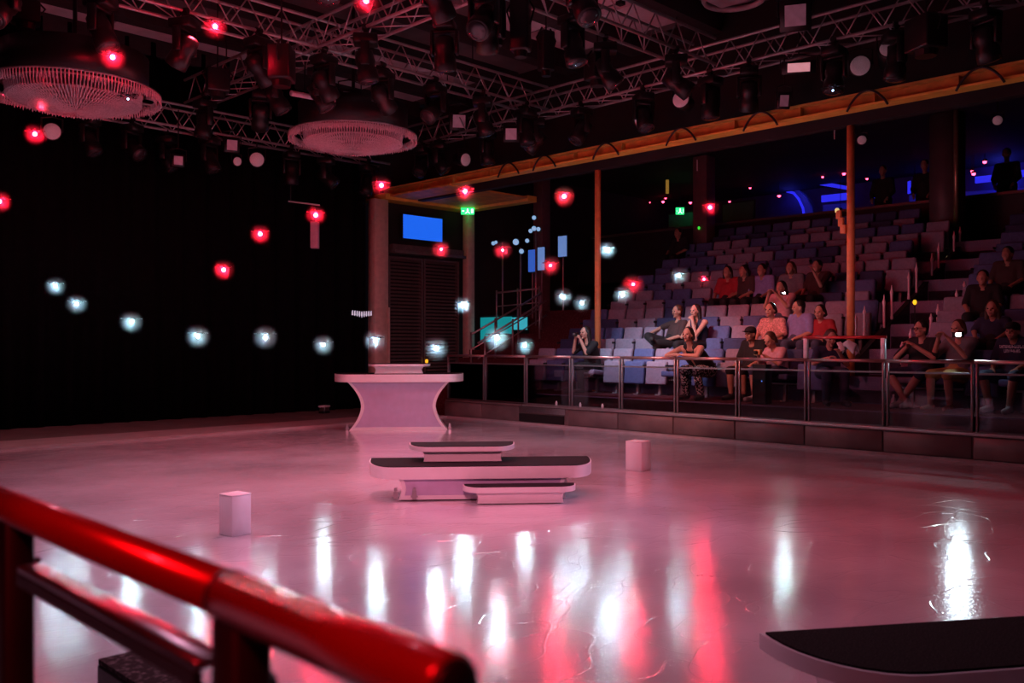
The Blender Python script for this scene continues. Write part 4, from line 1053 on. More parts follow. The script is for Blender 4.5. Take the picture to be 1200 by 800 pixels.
# second row: man reclining, woman with hand at mouth
person(at_row(790, 2, -0.05), FACE - 0.35, 'man in a dark brown shirt reclining with an arm over the next seat', dict(chest=(-.10, 0, .76), neck=(-.14, 0, .97), head=(-.11, 0, 1.13), shL=(-.14, .19, .90), shR=(-.14, -.19, .90), elR=(-.08, -.47, .84), wrR=(.14, -.56, .72), elL=(.02, .27, .66), wrL=(.25, .12, .58), knL=(.46, .14, .52), knR=(.45, -.16, .66), anR=(.52, .10, .55), toR=(.62, .24, .60)),
       'b', C_brown, 0.45, C_black, 1.0, C_dshoe, 'brown', 0.0, build=1.18)
person(at_row(822, 2, -0.12), FACE - 0.1, 'woman with long dark hair holding a hand to her mouth', dict(chest=(-.02, 0, .79), neck=(.03, 0, .97), head=(.07, 0, 1.12), shL=(.0, .17, .91), shR=(.0, -.17, .91), elL=(.24, .14, .66), wrL=(.20, .04, .94), elR=(.20, -.20, .64), wrR=(.26, .08, .62)),
       'a', C_navy, 0.0, C_black, 1.0, C_dshoe, 'black', 0.26, curl=0.9)
# right of the blue seats
person(at_row(881, 1), FACE - 0.1, 'boy in black clothes and a dark cap in the front row', dict(head=(.04, 0, 1.12), neck=(-.02, 0, .96)), 'b', C_black, 0.45, C_black, 0.55, C_dshoe, 'black', 0.0, hat=C_black, scale=0.98)
person(at_row(908, 2, -0.12), FACE, 'woman in a pink patterned top behind the boy in the cap', dict(head=(.03, 0, 1.10), neck=(-.03, 0, .94), chest=(-.05, 0, .78), shL=(-.05, .17, .90), shR=(-.05, -.17, .90)), 'a', C_pinkp, 0.5, C_denim, 1.0, C_dshoe, 'black', 0.03)
person(at_row(916, 1, -0.12), FACE - 0.25, 'child with brown hair looking down at a camera in the front row', dict(head=(.18, 0, 1.00), neck=(.10, 0, .87), chest=(.02, 0, .74), shL=(.06, .15, .82), shR=(.06, -.15, .82), elL=(.20, .20, .62), elR=(.20, -.20, .62), wrL=(.36, .07, .74), wrR=(.36, -.07, .74)), 'a', C_pinkt, 0.45, C_denim, 0.55, C_shoe, 'brown', 0.05, look=(1, 0.1, -0.45), curl=0.7)
p = in_frame(at_row(916, 1, -0.12), FACE - 0.25, (.45, 0, .80))
t = thing('handheld_camera', 'yellowish camera held by the child in the front row', 'camera', p, FACE - 0.25)
box(-0.03, 0.03, -0.065, 0.065, -0.04, 0.045).build('body', mat('camera_tan', (0.5, 0.3, 0.12), 0.5), t, bevel=0.008)
MB().cyl((0.03, 0, 0), (0.075, 0, 0), 0.03, n=14).build('lens_barrel', M_body, t, smooth=True)
person(at_row(937, 2, -0.05), FACE - 0.3, 'man in a lilac-blue polo shirt in the second row', dict(head=(-.01, 0, 1.13), neck=(-.05, 0, .97), elR=(.0, -.30, .70), elL=(.0, .28, .70)), 'a', C_polo, 0.45, C_denim, 1.0, C_dshoe, 'black', 0.0, look=(1, -0.45, 0), build=1.2)
person(at_row(963, 2, -0.05), FACE, 'person in a bright red top beside the man in the polo shirt', dict(head=(.02, 0, 1.04), neck=(-.03, 0, .90), chest=(-.05, 0, .76), shL=(-.05, .16, .86), shR=(-.05, -.16, .86)), 'a', C_red, 0.45, C_denim, 1.0, C_dshoe, 'black', 0.04)
LP = at_row(978, 1, -0.22)
person(LP, FACE + 0.7, 'brown haired person behind the raised rail bending over a phone', dict(head=(.16, 0, 1.03), neck=(.08, 0, .90), chest=(.0, 0, .76), shL=(.04, .17, .84), shR=(.04, -.17, .84), elL=(.16, .24, .62), elR=(.18, -.26, .64), wrL=(.34, .08, .80), wrR=(.36, -.10, .72)), 'a', C_navy, 0.4, C_denim, 1.0, C_dshoe, 'brown', 0.05, look=(1, 0, -0.4))
p = in_frame(LP, FACE + 0.7, (.42, .08, .90))
t = thing('phone', 'pale phone held up behind the raised rail', 'phone', p, FACE + 0.7, rot=(0.3, -0.5, FACE + 0.7))
box(-0.005, 0.005, -0.036, 0.036, -0.075, 0.075).build('case', M_white, t, bevel=0.003, seg=1)
box(-0.0065, -0.005, -0.032, 0.032, -0.068, 0.068).build('screen', M_body, t)
# towel over the next seat back
y = Y_at(994, row_x(1) - 0.3)
m = MB()
k = 9; vs = []
for i in range(k):
    for q in range(k):
        u, v_ = i / (k - 1), q / (k - 1); ang = PI * (0.1 + 0.8 * u)
        vs.append((0.10 * math.cos(ang) * (1.2 - 0.4 * v_), (v_ - 0.5) * 0.26, 0.20 * math.sin(ang) + 0.1 * (1 - abs(2 * v_ - 1)) + 0.02 * math.sin(6 * u + 3 * v_)))
m.add(vs, [(i * k + q, i * k + q + 1, (i + 1) * k + q + 1, (i + 1) * k + q) for i in range(k - 1) for q in range(k - 1)])
o = m.build('towel', C_teal, smooth=True); o.location = (row_x(1) - 0.30, y, row_z(1) + 0.72)
md = o.modifiers.new('thickness', 'SOLIDIFY'); md.thickness = 0.012
tag(o, 'pale blue towel bundled on a shoulder behind the raised rail', 'towel')
# right block, front row
person(at_row(1080, 1, -0.02), FACE - 0.2, 'man in a black shirt with glasses, hands raised and ankles crossed', dict(head=(.0, 0, 1.15), neck=(-.04, 0, .98), elL=(.18, .30, .74), elR=(.16, -.30, .72), wrL=(.30, .06, .92), wrR=(.28, -.04, .90), knL=(.42, .24, .50), knR=(.42, -.24, .50), anL=(.42, -.05, .11), anR=(.46, .07, .10), toL=(.58, -.08, .045), toR=(.62, .10, .045)),
       'a', C_black, 0.45, C_navy, 0.5, C_shoe, 'black', 0.0, look=(1, -0.3, 0), glasses=True, build=1.15, curl=0.7)
LF = at_row(1124, 1, -0.05)
person(LF, FACE - 0.25, 'person in yellow shorts holding up a phone with its lamp on', dict(head=(.0, 0, 1.15), neck=(-.03, 0, .98), elL=(.20, .24, .76), elR=(.20, -.24, .76), wrL=(.34, .07, 1.02), wrR=(.34, -.07, 1.02), anL=(.34, .10, .09), anR=(.48, -.10, .09), toL=(.50, .12, .035), toR=(.64, -.12, .035)),
       'a', C_grey, 0.45, C_khaki, 0.5, None, 'brown', 0.05, build=1.08)
M_flash = mat('phone_flash', (1, 1, 1), 0.4, em=(0.60, 0.88, 1.0), es=900.0, var=0)
def phone_light(p, rz, lab, r):
    t = thing('phone', lab, 'phone', p, rz)
    box(-0.005, 0.005, -0.075, 0.075, -0.036, 0.036).build('case', M_body, t, bevel=0.003, seg=1)
    l = bpy.data.lights.new('phone_torch', 'SPOT'); o = bpy.data.objects.new('phone_torch', l); C.objects.link(o); o.parent = t
    l.energy = 26 if r > 0.012 else 13; l.color = (0.7, 0.92, 1.0); l.spot_size = math.radians(70); l.spot_blend = 0.6; l.shadow_soft_size = 0.012
    o.location = (0.03, 0, 0); o.rotation_euler = (0, -PI / 2 + 0.25, 0); o.rotation_euler = Vector((1, 0, -0.2)).to_track_quat('-Z', 'Y').to_euler()
    for s in (-0.014, 0.014): MB().ball((0.008, s, 0), 0.004, r, r, 8, 6).build('flash', M_flash, t)
p = P_X(1123, 392, LF[0] - 0.42); phone_light((p.x, p.y, p.z), FACE + 0.35, 'phone with a glaring white lamp above the yellow shorts', 0.024)
person(at_row(1166, 2, -0.1), FACE, 'woman with long hair in a dark top behind the phone holder', dict(head=(.02, 0, 1.02), neck=(-.03, 0, .88), chest=(-.05, 0, .74), shL=(-.05, .17, .84), shR=(-.05, -.17, .84)), 'b', C_navy, 0.45, C_black, 1.0, C_dshoe, 'brown', 0.2)
LN = at_row(1188, 1, -0.02)
NAVY = person(LN, FACE - 0.15, 'man in a navy shirt with white lettering at the right edge', dict(head=(.02, 0, 1.10), neck=(-.03, 0, .95), knL=(.42, .20, .50), knR=(.42, -.20, .50)), 'b', C_navy, 0.45, C_denim, 0.5, C_shoe, 'black', 0.0, hat=C_black, build=1.12)
# lettering on the navy shirt, too soft to read: two lines of pale letter strokes on the chest
m = MB(); lr = random.Random(5)
def chest_x(y, z): return -0.07 + (z - 0.82) * 0.02 + math.sqrt(max(0.002, 0.139 ** 2 - max(0, abs(y) - 0.065) ** 2)) + 0.004
for (z0, hgt, y0, y1) in ((0.875, 0.042, -0.17, 0.17), (0.815, 0.042, -0.09, 0.10)):
    y = y0
    while y < y1:
        wl = lr.uniform(0.018, 0.028)
        for (a0, a1, c0, c1) in ((0, 0.006, 0, 1), (wl - 0.006, wl, 0, lr.choice((1, 0.5))), (0.006, wl - 0.006, lr.choice((0, 0.4, 0.8)), None)):
            c1 = c0 + 0.2 if c1 is None else c1; ya, yb_ = y + a0, y + a1; za, zb_ = z0 + hgt * c0, z0 + hgt * c1
            m.add([(chest_x(ya, za), ya, za), (chest_x(yb_, za), yb_, za), (chest_x(yb_, zb_), yb_, zb_), (chest_x(ya, zb_), ya, zb_)], [(0, 1, 2, 3)])
        y += wl + 0.008
m.build('shirt_lettering', mat('lettering_white', (0.75, 0.72, 0.8), 0.7), NAVY)
# upper rows, dim
for (px, n, rz, lab, kw_) in (
        (853, 4, 0.1, 'dim person in dark red, left of a pair in the upper rows', dict(shirt=C_red, hair='black', hairlen=0.15)),
        (872, 4, -0.2, 'dim person in dark clothes, right of a pair in the upper rows', dict(shirt=C_brown, hair='black', hairlen=0.1)),
        (893, 4, 0.0, 'dim person in a bluish shirt in the upper rows', dict(shirt=C_polo, hair='black')),
        (927, 4, 0.1, 'dim person behind the phone holder in the upper rows', dict(shirt=C_grey, hair='brown', hairlen=0.1)),
        (958, 4, -0.1, 'dim person with raised hand near the second orange post', dict(shirt=C_brown, hair='black')),
        (795, 7, 0.0, 'silhouette of a person below the far green exit sign', dict(shirt=C_black, hair='black')),
        (1181, 4, -0.1, 'dim person high up at the right edge', dict(shirt=C_brown, hair='black')),
        (1152, 3, 0.1, 'dim person in black in the third row near the right edge', dict(shirt=C_black, hair='black'))):
    J_ = dict(head=(.0, 0, 1.12), neck=(-.05, 0, .96))
    if px == 958: J_.update(elL=(.22, .22, .74), wrL=(.30, .12, 1.0))
    person(at_row(px, n, -0.02), FACE + rz, lab, J_, skn='b', pants=C_black, shoes=None, far=True, **kw_)
LQ = at_row(916, 3, -0.02)
person(LQ, FACE, 'person in a pink top holding up a lit phone in the third row', dict(head=(.0, 0, 1.12), neck=(-.04, 0, .96), elL=(.18, .22, .76), elR=(.18, -.22, .76), wrL=(.32, .07, 1.0), wrR=(.32, -.07, 1.0)), 'a', C_pinkt, 0.45, C_denim, 1.0, None, 'black', 0.1, far=True)
p = P_X(919, 343, LQ[0] - 0.42); phone_light((p.x, p.y, p.z), FACE + 0.45, 'phone with a white lamp in the third row', 0.011)
# standing onlookers on the promenade
STAND = dict(pelvis=(0, 0, .95), chest=(-.01, 0, 1.22), neck=(0, 0, 1.45), head=(.03, 0, 1.62), shL=(0, .19, 1.38), shR=(0, -.19, 1.38), elL=(.05, .25, 1.10), elR=(.05, -.25, 1.10), wrL=(.20, .18, .95), wrR=(.20, -.18, .95), hipL=(0, .1, .93), hipR=(0, -.1, .93), knL=(.02, .11, .50), knR=(.02, -.11, .50), anL=(0, .11, .09), anR=(0, -.11, .09), toL=(.15, .13, .035), toR=(.15, -.13, .035))
for (px, lab) in ((1035, 'dark silhouette of an onlooker on the promenade right of the second orange post'), (1084, 'dark silhouette of an onlooker on the promenade left of the round pillar'), (1180, 'dark silhouette of an onlooker on the promenade at the right edge')):
    X = 21.3; person((X, Y_at(px, X), 3.98), FACE, lab, STAND, 'b', C_black, 0.9, C_black, 1.0, C_dshoe, 'black', 0.0, far=True)
# seats, now that the taken ones are known
rows('L', 12.75, 6.75, 'theatre seats in the main block', 'main block')
rows('R', 5.25, 2.4, 'theatre seats in the right block', 'right block')
# ------------------------------------------------------------------ stair between the blocks with pale pointed balusters
M_pick = mat('pale_baluster', (0.95, 0.68, 0.75), 0.4, var=0.08)
pick = MB().lathe([(0.018, 0), (0.026, 0.03), (0.026, 0.06), (0.019, 0.09), (0.021, 0.40), (0.028, 0.43), (0.028, 0.46), (0.016, 0.49), (0.004, 0.56)], 10).mesh('shaft', M_pick, True)
pick_base = MB().lathe([(0.05, 0), (0.05, 0.012), (0.03, 0.02)], 12).mesh('base_ring', M_black, True)
def baluster(p, z, hgt, lab, grp):
    t = thing('pointed_baluster', lab, 'baluster', (p[0], p[1], z), 0, grp); t.scale = (1, 1, hgt / 0.56)
    link('shaft', pick, t); link('base_ring', pick_base, t)
YS1, YS0 = 6.45, 5.48
stair = struct(box(14.0, 14.01, YS0, YS1, 0.58, 0.6).build('floor', M_carpet), 'dark carpeted aisle steps between the seat blocks')
st = box(0, RUN / 2, YS0 + 0.04, YS1 - 0.04, -0.2, 0).mesh('step', M_carpet)
for k in range(2, 16):
    link('step', st, stair, (row_x(1) - 0.5 + RUN / 2 * k, 0, FL0 + RISE / 2 * (k - 1)))
k = 0
for px, top, bot in ((1003, 368, 398), (1013, 358, 396), (1036, 345, 393), (1045, 334, 376), (1065, 318, 352), (1074, 307, 349), (1092, 296, 334), (1100, 284, 323), (1118, 270, 307), (1125, 265, 300)):
    X = X_at(px, YS1); f_ = (X + YS1) / S2
    zt = EYE - (top - HY) / F * f_; zb = EYE - (bot - HY) / F * f_
    baluster((X, YS1), zb, zt - zb, 'pale pointed baluster, %s up the left side of the aisle stair' % ORD[k], 'balusters on the left of the aisle stair'); k += 1
k = 0
for px, top, bot in ((1057, 400, 428), (1067, 385, 420), (1091, 367, 397), (1099, 356, 398), (1121, 339, 369), (1130, 329, 352), (1149, 318, 349), (1157, 303, 336), (1175, 289, 305), (1182, 277, 301), (1199, 262, 290)):
    X = X_at(px, YS0); f_ = (X + YS0) / S2
    zt = EYE - (top - HY) / F * f_; zb = EYE - (bot - HY) / F * f_
    baluster((X, YS0), zb, zt - zb, 'pale pointed baluster, %s up the right side of the aisle stair' % ORD[k], 'balusters on the right of the aisle stair'); k += 1
# sloping dark stringers under the balusters
for (Y, lab) in ((YS1, 'dark sloping kerb on the left of the aisle stair'), (YS0, 'dark sloping kerb on the right of the aisle stair')):
    xa, xb = row_x(1) + 0.62, row_x(7) + 0.3
    t = thing('stair_kerb', lab, 'kerb', (0, Y, 0))
    sl = RISE / RUN
    poly = [(xa, FL0), (xb, row_z(7) - 0.45), (xb, row_z(7) + 0.30), (xa, FL0 + 0.62)]
    MB().prism_y(poly, -0.03, 0.03).build('stringer', M_black, t)
    MB().prism_y([(xa, FL0 + 0.62), (xb, row_z(7) + 0.30), (xb, row_z(7) + 0.32), (xa, FL0 + 0.64)], -0.045, 0.045).build('capping', M_dark, t)

# ------------------------------------------------------------------ pillars in the hall
M_pill = mat('pillar', (0.10, 0.07, 0.075), 0.5, var=0.2, scale=3)
p = P_X(1110, 300, 19.6)
t = thing('round_pillar', 'thick dark round pillar with a brass pipe among the upper seats', 'pillar', (19.6, p.y, 3.0))
MB().cyl((0, 0, 0), (0, 0, 3.25), 0.34, n=28).build('shaft', M_pill, t, smooth=True)
MB().lathe([(0.42, 0), (0.42, 0.12), (0.35, 0.16)], 28).build('base', M_pill, t, smooth=True)
MB().cyl((-0.30, -0.28, 0.9), (-0.30, -0.28, 3.25), 0.05, n=12).build('pipe', mat('brass_pipe', (0.45, 0.34, 0.22), 0.35, 0.7), t, smooth=True)
p = P_X(825, 300, 19.0)
t = thing('square_pillar', 'dark reddish square pillar behind the upper seats', 'pillar', (19.6, Y_at(825, 19.6), 3.0))
box(-0.2, 0.2, -0.2, 0.2, 0.1, 3.25).build('shaft', mat('red_pillar', (0.16, 0.07, 0.075), 0.5, var=0.15), t, bevel=0.02)
box(-0.25, 0.25, -0.25, 0.25, 0, 0.1).build('base', M_pill, t, bevel=0.01)
t = thing('stair_pillar', 'dark reddish pillar beside the side stair', 'pillar', (17.5, Y_at(635, 17.5), FL0))
box(-0.16, 0.16, -0.16, 0.16, 0.1, 6.25 - FL0).build('shaft', MATS['red_pillar'], t, bevel=0.02)
box(-0.2, 0.2, -0.2, 0.2, 0, 0.1).build('base', M_pill, t, bevel=0.01)
# yellow pole at the back
t = thing('yellow_pole', 'bright yellow pole behind the upper seats below the exit sign', 'pole', (21.0, Y_at(782, 21.0), 3.98))
MB().cyl((0, 0, 0.1), (0, 0, 0.72), 0.05, n=12).build('shaft', mat('yellow_pole', (0.75, 0.42, 0.06), 0.4, em=(0.9, 0.5, 0.08), es=0.22), t, smooth=True)  # emission brightens the pole, though it is no lamp
box(-0.15, 0.15, -0.3, 0.6, 0.72, 0.78).build('shelf', M_up, t)
MB().lathe([(0.1, 0), (0.1, 0.08), (0.06, 0.1)], 14).build('base', M_up, t)

t = thing('yellow_hanger', 'short glowing yellow strip hanging above the yellow pole', 'lamp', (21.0, Y_at(782, 21.0), 5.74))
MB().cyl((0, 0, 0), (0, 0, 0.38), 0.045, n=12).build('tube', MATS['yellow_pole'], t, smooth=True)  # upper piece of the pole, brightened by the same added emission
MB().cyl((0, 0, 0.38), (0, 0, 0.51), 0.012, n=6).build('cord', M_up, t)
# black loudspeaker behind the glass
t = thing('floor_speaker', 'black loudspeaker standing behind the glass below the boy in a cap', 'speaker', (12.72, Y_at(893, 12.72), FL0))
box(-0.09, 0.09, -0.12, 0.12, 0, 0.62).build('cabinet', M_body, t, bevel=0.01)
box(-0.095, -0.09, -0.10, 0.10, 0.04, 0.58).build('grille', M_black, t)
MB().ball((-0.097, -0.05, 0.36), 0.010, n=8, m=6).build('indicator', mat('blue_indicator', (0.2, 0.4, 1), em=(0.1, 0.3, 1.0), es=1.5, var=0), t)
# ------------------------------------------------------------------ promenade lights: blue coves, red and other points
M_blue = mat('blue_neon', (0.02, 0.02, 0.3), 0.4, em=(0.03, 0.03, 1.0), es=0.8, var=0)
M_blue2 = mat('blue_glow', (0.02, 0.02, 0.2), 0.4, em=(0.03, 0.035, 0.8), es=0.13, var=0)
def strip(pxs, X, hgt, lab, m, name='blue_cove_light'):
    t = thing(name, lab, 'light strip', P_X(pxs[0][0], pxs[0][1], X), 0, 'blue cove lights on the promenade')
    o0 = P_X(pxs[0][0], pxs[0][1], X)
    mb = MB(); n = len(pxs)
    for k, (px, py) in enumerate(pxs):
        q = P_X(px, py, X) - o0
        mb.v += [(q.x - 0.03, q.y, q.z - hgt / 2), (q.x - 0.03, q.y, q.z + hgt / 2), (q.x + 0.03, q.y, q.z - hgt / 2), (q.x + 0.03, q.y, q.z + hgt / 2)]
    for k in range(n - 1):
        a, b = 4 * k, 4 * k + 4
        mb.f += [(a, b, b + 1, a + 1), (a + 2, a + 3, b + 3, b + 2), (a, a + 2, b + 2, b), (a + 1, b + 1, b + 3, a + 3)]
    mb.f += [(0, 1, 3, 2), (4 * n - 4, 4 * n - 2, 4 * n - 1, 4 * n - 3)]
    mb.build('diffuser', m, t)
    b2 = MB(); 
    q0 = P_X(pxs[0][0], pxs[0][1], X) - o0; q1 = P_X(pxs[-1][0], pxs[-1][1], X) - o0
    b2.tube([q0 + V(0.06, 0, 0), q1 + V(0.06, 0, 0)], 0.03, 6).build('backing', M_up, t)
strip([(921, 210), (950, 213), (975, 217), (992, 220)], 25.5, 0.11, 'long blue cove light left of the second orange post', M_blue)
strip([(922, 197), (934, 196)], 25.2, 0.10, 'short blue light spot above the long blue cove light', M_blue)
strip([(963, 233), (992, 230)], 25.6, 0.20, 'blue lit niche behind the second orange post', M_blue)
strip([(1021, 226), (1030, 224)], 25.6, 0.30, 'short blue lit niche right of the second orange post', M_blue)
strip([(1064, 220), (1067, 219)], 25.6, 0.34, 'narrow blue lit niche left of the round pillar', M_blue)
strip([(1073, 219), (1089, 216)], 25.6, 0.30, 'blue lit niche just left of the round pillar', M_blue)
strip([(1143, 211), (1170, 208), (1200, 203), (1225, 200)], 25.4, 0.17, 'long blue cove light at the right edge', M_blue)
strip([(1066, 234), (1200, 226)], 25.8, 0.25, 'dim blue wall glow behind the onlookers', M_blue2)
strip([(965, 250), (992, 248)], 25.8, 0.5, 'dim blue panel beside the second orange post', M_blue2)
t = thing('neon_arch', 'curved double blue neon arch on the promenade', 'neon light', P_X(950, 262, 25.9))
o0 = P_X(950, 262, 25.9)
for k, pts in enumerate(([(922, 224), (930, 226), (936, 233), (941, 244), (943, 258)], [(924, 222), (936, 223), (945, 231), (951, 243), (954, 258)])):
    MB().tube([P_X(a, b, 25.9) - o0 for a, b in pts], 0.04 if k == 0 else 0.025, 8).build('tube', M_blue if k == 0 else M_blue2, t, smooth=True)
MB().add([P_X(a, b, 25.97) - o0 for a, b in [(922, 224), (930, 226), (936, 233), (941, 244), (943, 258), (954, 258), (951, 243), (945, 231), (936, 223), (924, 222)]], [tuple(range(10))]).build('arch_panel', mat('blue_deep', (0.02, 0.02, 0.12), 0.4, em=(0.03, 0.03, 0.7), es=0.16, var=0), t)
M_rpt = mat('red_point', (1, 0.1, 0.15), 0.4, em=(1.0, 0.05, 0.12), es=9.0, var=0)
pts = [(777, 235), (780, 231), (761, 236), (809, 236), (855, 235), (868, 237), (989, 202), (1016, 208), (1072, 207), (1084, 209), (985, 245), (1128, 182), (1154, 188), (1128, 198), (1139, 199), (913, 228), (869, 243), (879, 219), (1141, 202), (964, 206)]
hm = MB().lathe([(0.03, 0.03), (0.05, 0.03), (0.05, -0.02), (0.03, -0.02)], 10).mesh('housing', M_up)
for k, (px, py) in enumerate(pts):
    p = P_X(px, py, 24.2)
    side = 'left of' if px < 997 else 'right of'
    rank = sorted([q[0] for q in pts if (q[0] < 997) == (px < 997)]).index(px) + (1 if pts.index((px, py)) != [i for i, q in enumerate(pts) if q[0] == px][0] else 0)
    t = thing('red_spot_lamp', 'tiny red promenade lamp, %s from left among those %s the second orange post' % (ORD[min(rank, 15)], side), 'lamp', p, 0, 'tiny red lamps on the promenade')
    MB().ball((0, 0, -0.03), 0.035 if k % 3 else 0.05, n=8, m=6).build('bulb', M_rpt, t, smooth=True); link('housing', hm, t)
    MB().cyl((0, 0, 0.03), (0, 0, 6.25 - p.z), 0.008, n=5).build('cord', M_up, t)
def point_lamp(px, py, X, r, col, es, lab):
    p = P_X(px, py, X); t = thing('point_lamp', lab, 'lamp', p)
    MB().ball((0, 0, 0), r, r, r * 1.4, 10, 7).build('bulb', mat('point_%d_%d' % (px, py), col, 0.4, em=col, es=es, var=0), t, smooth=True)
    MB().lathe([(r * 0.8, r * 1.2), (r * 0.9, r * 1.6), (r * 0.4, r * 1.9)], 10).build('cap', M_body, t)
    if X < 18: MB().cyl((0, 0, -0.5), (0, 0, -r), 0.008, n=6).build('stem', M_body, t)
point_lamp(819, 267, 19.37, 0.03, (0.05, 0.8, 0.05), 1.0, 'small green indicator lamp on the square pillar')
point_lamp(1102, 263, 19.24, 0.03, (0.03, 0.7, 0.08), 0.8, 'small green indicator lamp on the round pillar')
point_lamp(1072, 354, 15.2, 0.032, (1.0, 0.55, 0.02), 1.2, 'small yellow lamp between the balusters')
point_lamp(606, 432, 14.2, 0.035, (1.0, 0.55, 0.05), 1.5, 'small yellow lamp behind the glass left of the seats')
point_lamp(500, 423, X_at(500, 17.6), 0.04, (1.0, 0.45, 0.02), 1.2, 'small amber lamp behind the counter')
point_lamp(1112, 304, 18.6, 0.06, (0.5, 0.38, 0.2), 0.5, 'dim warm lamp low on the round pillar')
# pale exit glow panel
p = P_X(865, 248, 23.0)
t = thing('green_lit_panel', 'dim green lit panel right of the far red drone', 'panel', p)
box(-0.02, 0.02, -0.5, 0.5, -0.25, 0.25).build('face', mat('green_panel', (0.10, 0.22, 0.16), 0.5), t); box(0.02, 0.06, -0.55, 0.55, -0.3, 0.3).build('frame', M_up, t); box(0.02, 0.06, -0.04, 0.04, 3.98 - p.z, -0.3).build('leg', M_up, t)
t = thing('teal_lit_panel', 'dim teal lit panel under the far exit sign', 'panel', P_X(797, 262, 23.0))
box(-0.02, 0.02, -0.6, 0.4, -0.2, 0.3).build('face', mat('teal_panel_dim', (0.08, 0.18, 0.24), 0.5), t); box(0.02, 0.06, -0.65, 0.45, -0.25, 0.35).build('frame', M_up, t); box(0.02, 0.06, -0.14, -0.06, 3.98 - P_X(797, 262, 23.0).z, -0.25).build('leg', M_up, t)
# pendant drop lamp near the window line, bottle on the floor
for (px, py, lab) in ((817, 200, 'slim hanging rod lamp left of the second orange post'), (978, 163, 'slim hanging rod lamp beside the second orange post')):
    p = P_X(px, py, 15.5); t = thing('rod_lamp', lab, 'lamp', p)
    MB().cyl((0, 0, 0), (0, 0, 0.22), 0.014, n=8).build('tube', mat('rod_pale', (0.5, 0.42, 0.42), 0.4), t); MB().cyl((0, 0, 0.22), (0, 0, 6.25 - p.z), 0.006, n=6).build('cord', M_body, t)
p = P_Z(1047, 478, FL0 + 0.002)
t = thing('water_bottle', 'white bottle standing on the floor behind the glass', 'bottle', p)
MB().lathe([(0.034, 0), (0.036, 0.02), (0.036, 0.13), (0.016, 0.16), (0.014, 0.175)], 14).build('body', mat('bottle_white', (0.75, 0.78, 0.85), 0.3), t, smooth=True)
MB().lathe([(0.016, 0.175), (0.016, 0.2)], 12).build('cap', M_white, t)

# ------------------------------------------------------------------ side stair with rails and stage gear at the corner
M_tube = mat('stair_tube', (0.45, 0.36, 0.36), 0.35, 0.7)
stairs = struct(box(14.2, 14.25, 14.0, 16.8, 0.58, 0.6).build('floor', M_carpet), 'dark side stair in the corner')
st = box(0, 0.5, 14.0, 16.9, -0.4, 0).mesh('step', M_carpet)
for k in range(9): link('step', st, stairs, (14.3 + 0.36 * k, 0, FL0 + 0.2 * (k + 1)))
def handrail(pA, pB, lab, posts):
    t = thing('stair_handrail', lab, 'handrail', (0, 0, 0), 0, 'handrails of the side stair')
    MB().tube([pA, pB], 0.025, 8).build('rail', M_tube, t, smooth=True)
    d = Vector(pB) - Vector(pA)
    MB().tube([Vector(pA) + V(0, 0, -0.35), Vector(pB) + V(0, 0, -0.35)], 0.016, 8).build('mid_rail', M_tube, t, smooth=True)
    for u, hgt in posts:
        q = Vector(pA) + d * u; MB().cyl((q.x, q.y, q.z - hgt), (q.x, q.y, q.z + 0.06), 0.022, n=8).build('post', M_tube, t, smooth=True)
handrail(P_X(552, 392, 14.2), P_X(634, 344, 16.4), 'sloping metal handrail of the side stair, upper', ((0, 0.9), (0.33, 0.9), (0.66, 0.9), (1, 0.9)))
handrail(P_X(560, 402, 13.9), P_X(640, 352, 15.6), 'sloping metal handrail of the side stair, lower', ((0.1, 0.8), (0.5, 0.8), (0.9, 0.8)))
handrail(P_X(582, 343, 16.2), P_X(632, 338, 16.6), 'level metal handrail at the head of the side stair', ((0, 0.9), (0.5, 0.9), (1, 0.9)))
M_tealp = mat('teal_panel', (0.02, 0.30, 0.33), 0.4, em=(0.01, 0.42, 0.46), es=0.5, var=0.15, scale=3)
a, b = P_X(563, 372, 16.35), P_X(602, 404, 16.35)
t = thing('teal_backlit_panel', 'glowing teal panel behind the side stair rails', 'panel', (16.35, b.y, b.z - 0.2))
box(0, 0.05, 0, a.y - b.y, 0, a.z - b.z + 0.2).build('face', M_tealp, t); box(0.05, 0.1, -0.05, a.y - b.y + 0.05, -0.05, a.z - b.z + 0.25).build('backing', M_up, t)
a, b = P_X(601, 372, 16.3), P_X(618, 386, 16.3)
t = thing('small_teal_screen', 'small bright teal screen beside the glowing teal panel', 'screen', (16.25, b.y, b.z))
box(0, 0.05, 0, a.y - b.y, 0, a.z - b.z).build('display', mat('teal_screen', (0.05, 0.5, 0.6), 0.4, em=(0.05, 0.5, 0.62), es=0.7), t); box(0.05, 0.08, -0.03, a.y - b.y + 0.03, -0.6, a.z - b.z + 0.03).build('stand', M_body, t)
M_bluep = mat('blue_panel', (0.05, 0.15, 0.6), 0.4, em=(0.05, 0.17, 0.8), es=0.55, var=0.1, scale=3)
M_cyanp = mat('cyan_panel', (0.3, 0.5, 0.8), 0.4, em=(0.16, 0.33, 0.75), es=0.6, var=0.15, scale=4)
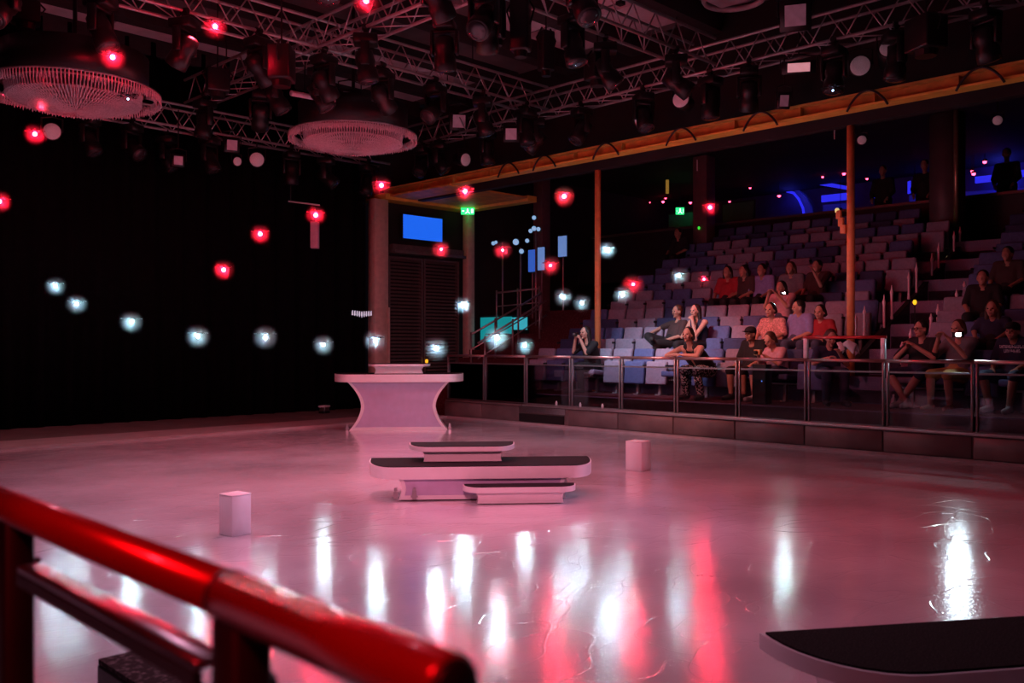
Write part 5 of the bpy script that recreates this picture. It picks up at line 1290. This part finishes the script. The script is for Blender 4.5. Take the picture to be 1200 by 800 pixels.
for (x0, y0, x1, y1, X, m, lab) in ((619, 293, 626, 318, 17.0, M_bluep, 'tall blue lit panel behind the light stand'), (630, 290, 637, 316, 17.0, M_cyanp, 'tall pale blue lit panel beside the blue one'), (654, 277, 663, 300, 17.2, M_cyanp, 'pale blue lit panel right of the side stair pillar')):
    a, b = P_X(x0, y0, X), P_X(x1, y1, X)
    t = thing('lit_panel', lab, 'panel', (X, b.y, b.z), 0, 'blue lit panels by the side stair')
    box(0, 0.04, 0, a.y - b.y, 0, a.z - b.z).build('face', m, t); box(0.04, 0.07, -0.02, a.y - b.y + 0.02, -0.02, a.z - b.z + 0.02).build('backing', M_body, t)
    MB().cyl((0.05, (a.y - b.y) / 2, -0.02), (0.05, (a.y - b.y) / 2, -1.6), 0.02, n=8).build('pole', M_tube, t)
# stands with small lamps
def stand_lamp(px, top, X, lab, heads):
    zf = row_z(1) + 0.2 * 4; y = Y_at(px, X); zt = P_X(px, top, X).z
    t = thing('light_stand', lab, 'light stand', (X, y, zf), 0, 'light stands by the side stair')
    MB().cyl((0, 0, 0), (0, 0, zt - zf), 0.022, n=8).build('pole', M_tube, t, smooth=True)
    for k in range(3): a = 2 * PI * k / 3; MB().cyl((0, 0, 0.35), (0.3 * math.cos(a), 0.3 * math.sin(a), 0), 0.012, n=6).build('leg', M_tube, t)
    for (dx, dy, r, m) in heads:
        h = MB().lathe([(r * 0.6, -0.12), (r, -0.06), (r, 0.05)], 12).build('lamp_head', M_body, t, smooth=True); h.location = (-0.05, dx, zt - zf + dy); h.rotation_euler = (0, -PI / 2 - 0.2, 0.5)
        MB().lathe([(r * 0.9, 0.05), (r * 0.5, 0.065)], 12).build('lens', m, h, smooth=True)
M_cool = mat('cool_lens', (0.6, 0.75, 0.9), 0.4, em=(0.30, 0.55, 0.9), es=0.7)
stand_lamp(589, 284, 16.6, 'light stand left of the side stair with a small bluish lamp', [(0.28, 0.0, 0.06, M_cool), (0.18, 0.02, 0.05, M_cool)])
stand_lamp(610, 290, 16.4, 'light stand with three bluish lamp heads at the side stair', [(0.1, 0.15, 0.09, M_cool), (-0.1, -0.1, 0.07, M_cool), (-0.3, 0.15, 0.06, M_cool)])
stand_lamp(628, 270, 16.5, 'light stand with a row of bright lamp heads near the pillar', [(0.12, 0.0, 0.06, M_cool), (0.0, 0.05, 0.07, M_cool), (-0.15, 0.02, 0.06, M_cool), (0.0, 0.32, 0.06, M_cool)])
# small device on the walkway
p = P_Z(380, 484, 0.02)
t = thing('floor_device', 'small pale device on the walkway left of the counter', 'device', p, 0.4)
box(-0.10, 0.10, -0.08, 0.08, 0.0, 0.05).build('base', M_body, t, bevel=0.01); box(-0.09, 0.09, -0.07, 0.07, 0.05, 0.13).build('grille', M_steel, t, bevel=0.01); box(-0.11, 0.11, -0.085, 0.085, 0.13, 0.17).build('lid', M_white, t, bevel=0.01)
# little crystal wall lamp at the edge of the drape
p = P_Y(424, 366, 17.2)
t = thing('crystal_wall_lamp', 'small sparkling crystal wall lamp left of the tan column', 'lamp', p, 0)
M_spark = mat('sparkle', (0.8, 0.8, 0.9), 0.3, em=(0.75, 0.7, 0.9), es=0.5)
for k in range(9):
    x = -0.26 + 0.065 * k; MB().lathe([(0.004, -0.12 + 0.05 * abs(k - 4) / 4), (0.022, -0.06), (0.014, 0.02 + 0.03 * abs(k - 4) / 4)], 6, (x, 0, 0)).build('drop', M_spark, t)
box(-0.28, 0.28, -0.01, 0.2, 0.03, 0.05).build('bar', M_body, t)
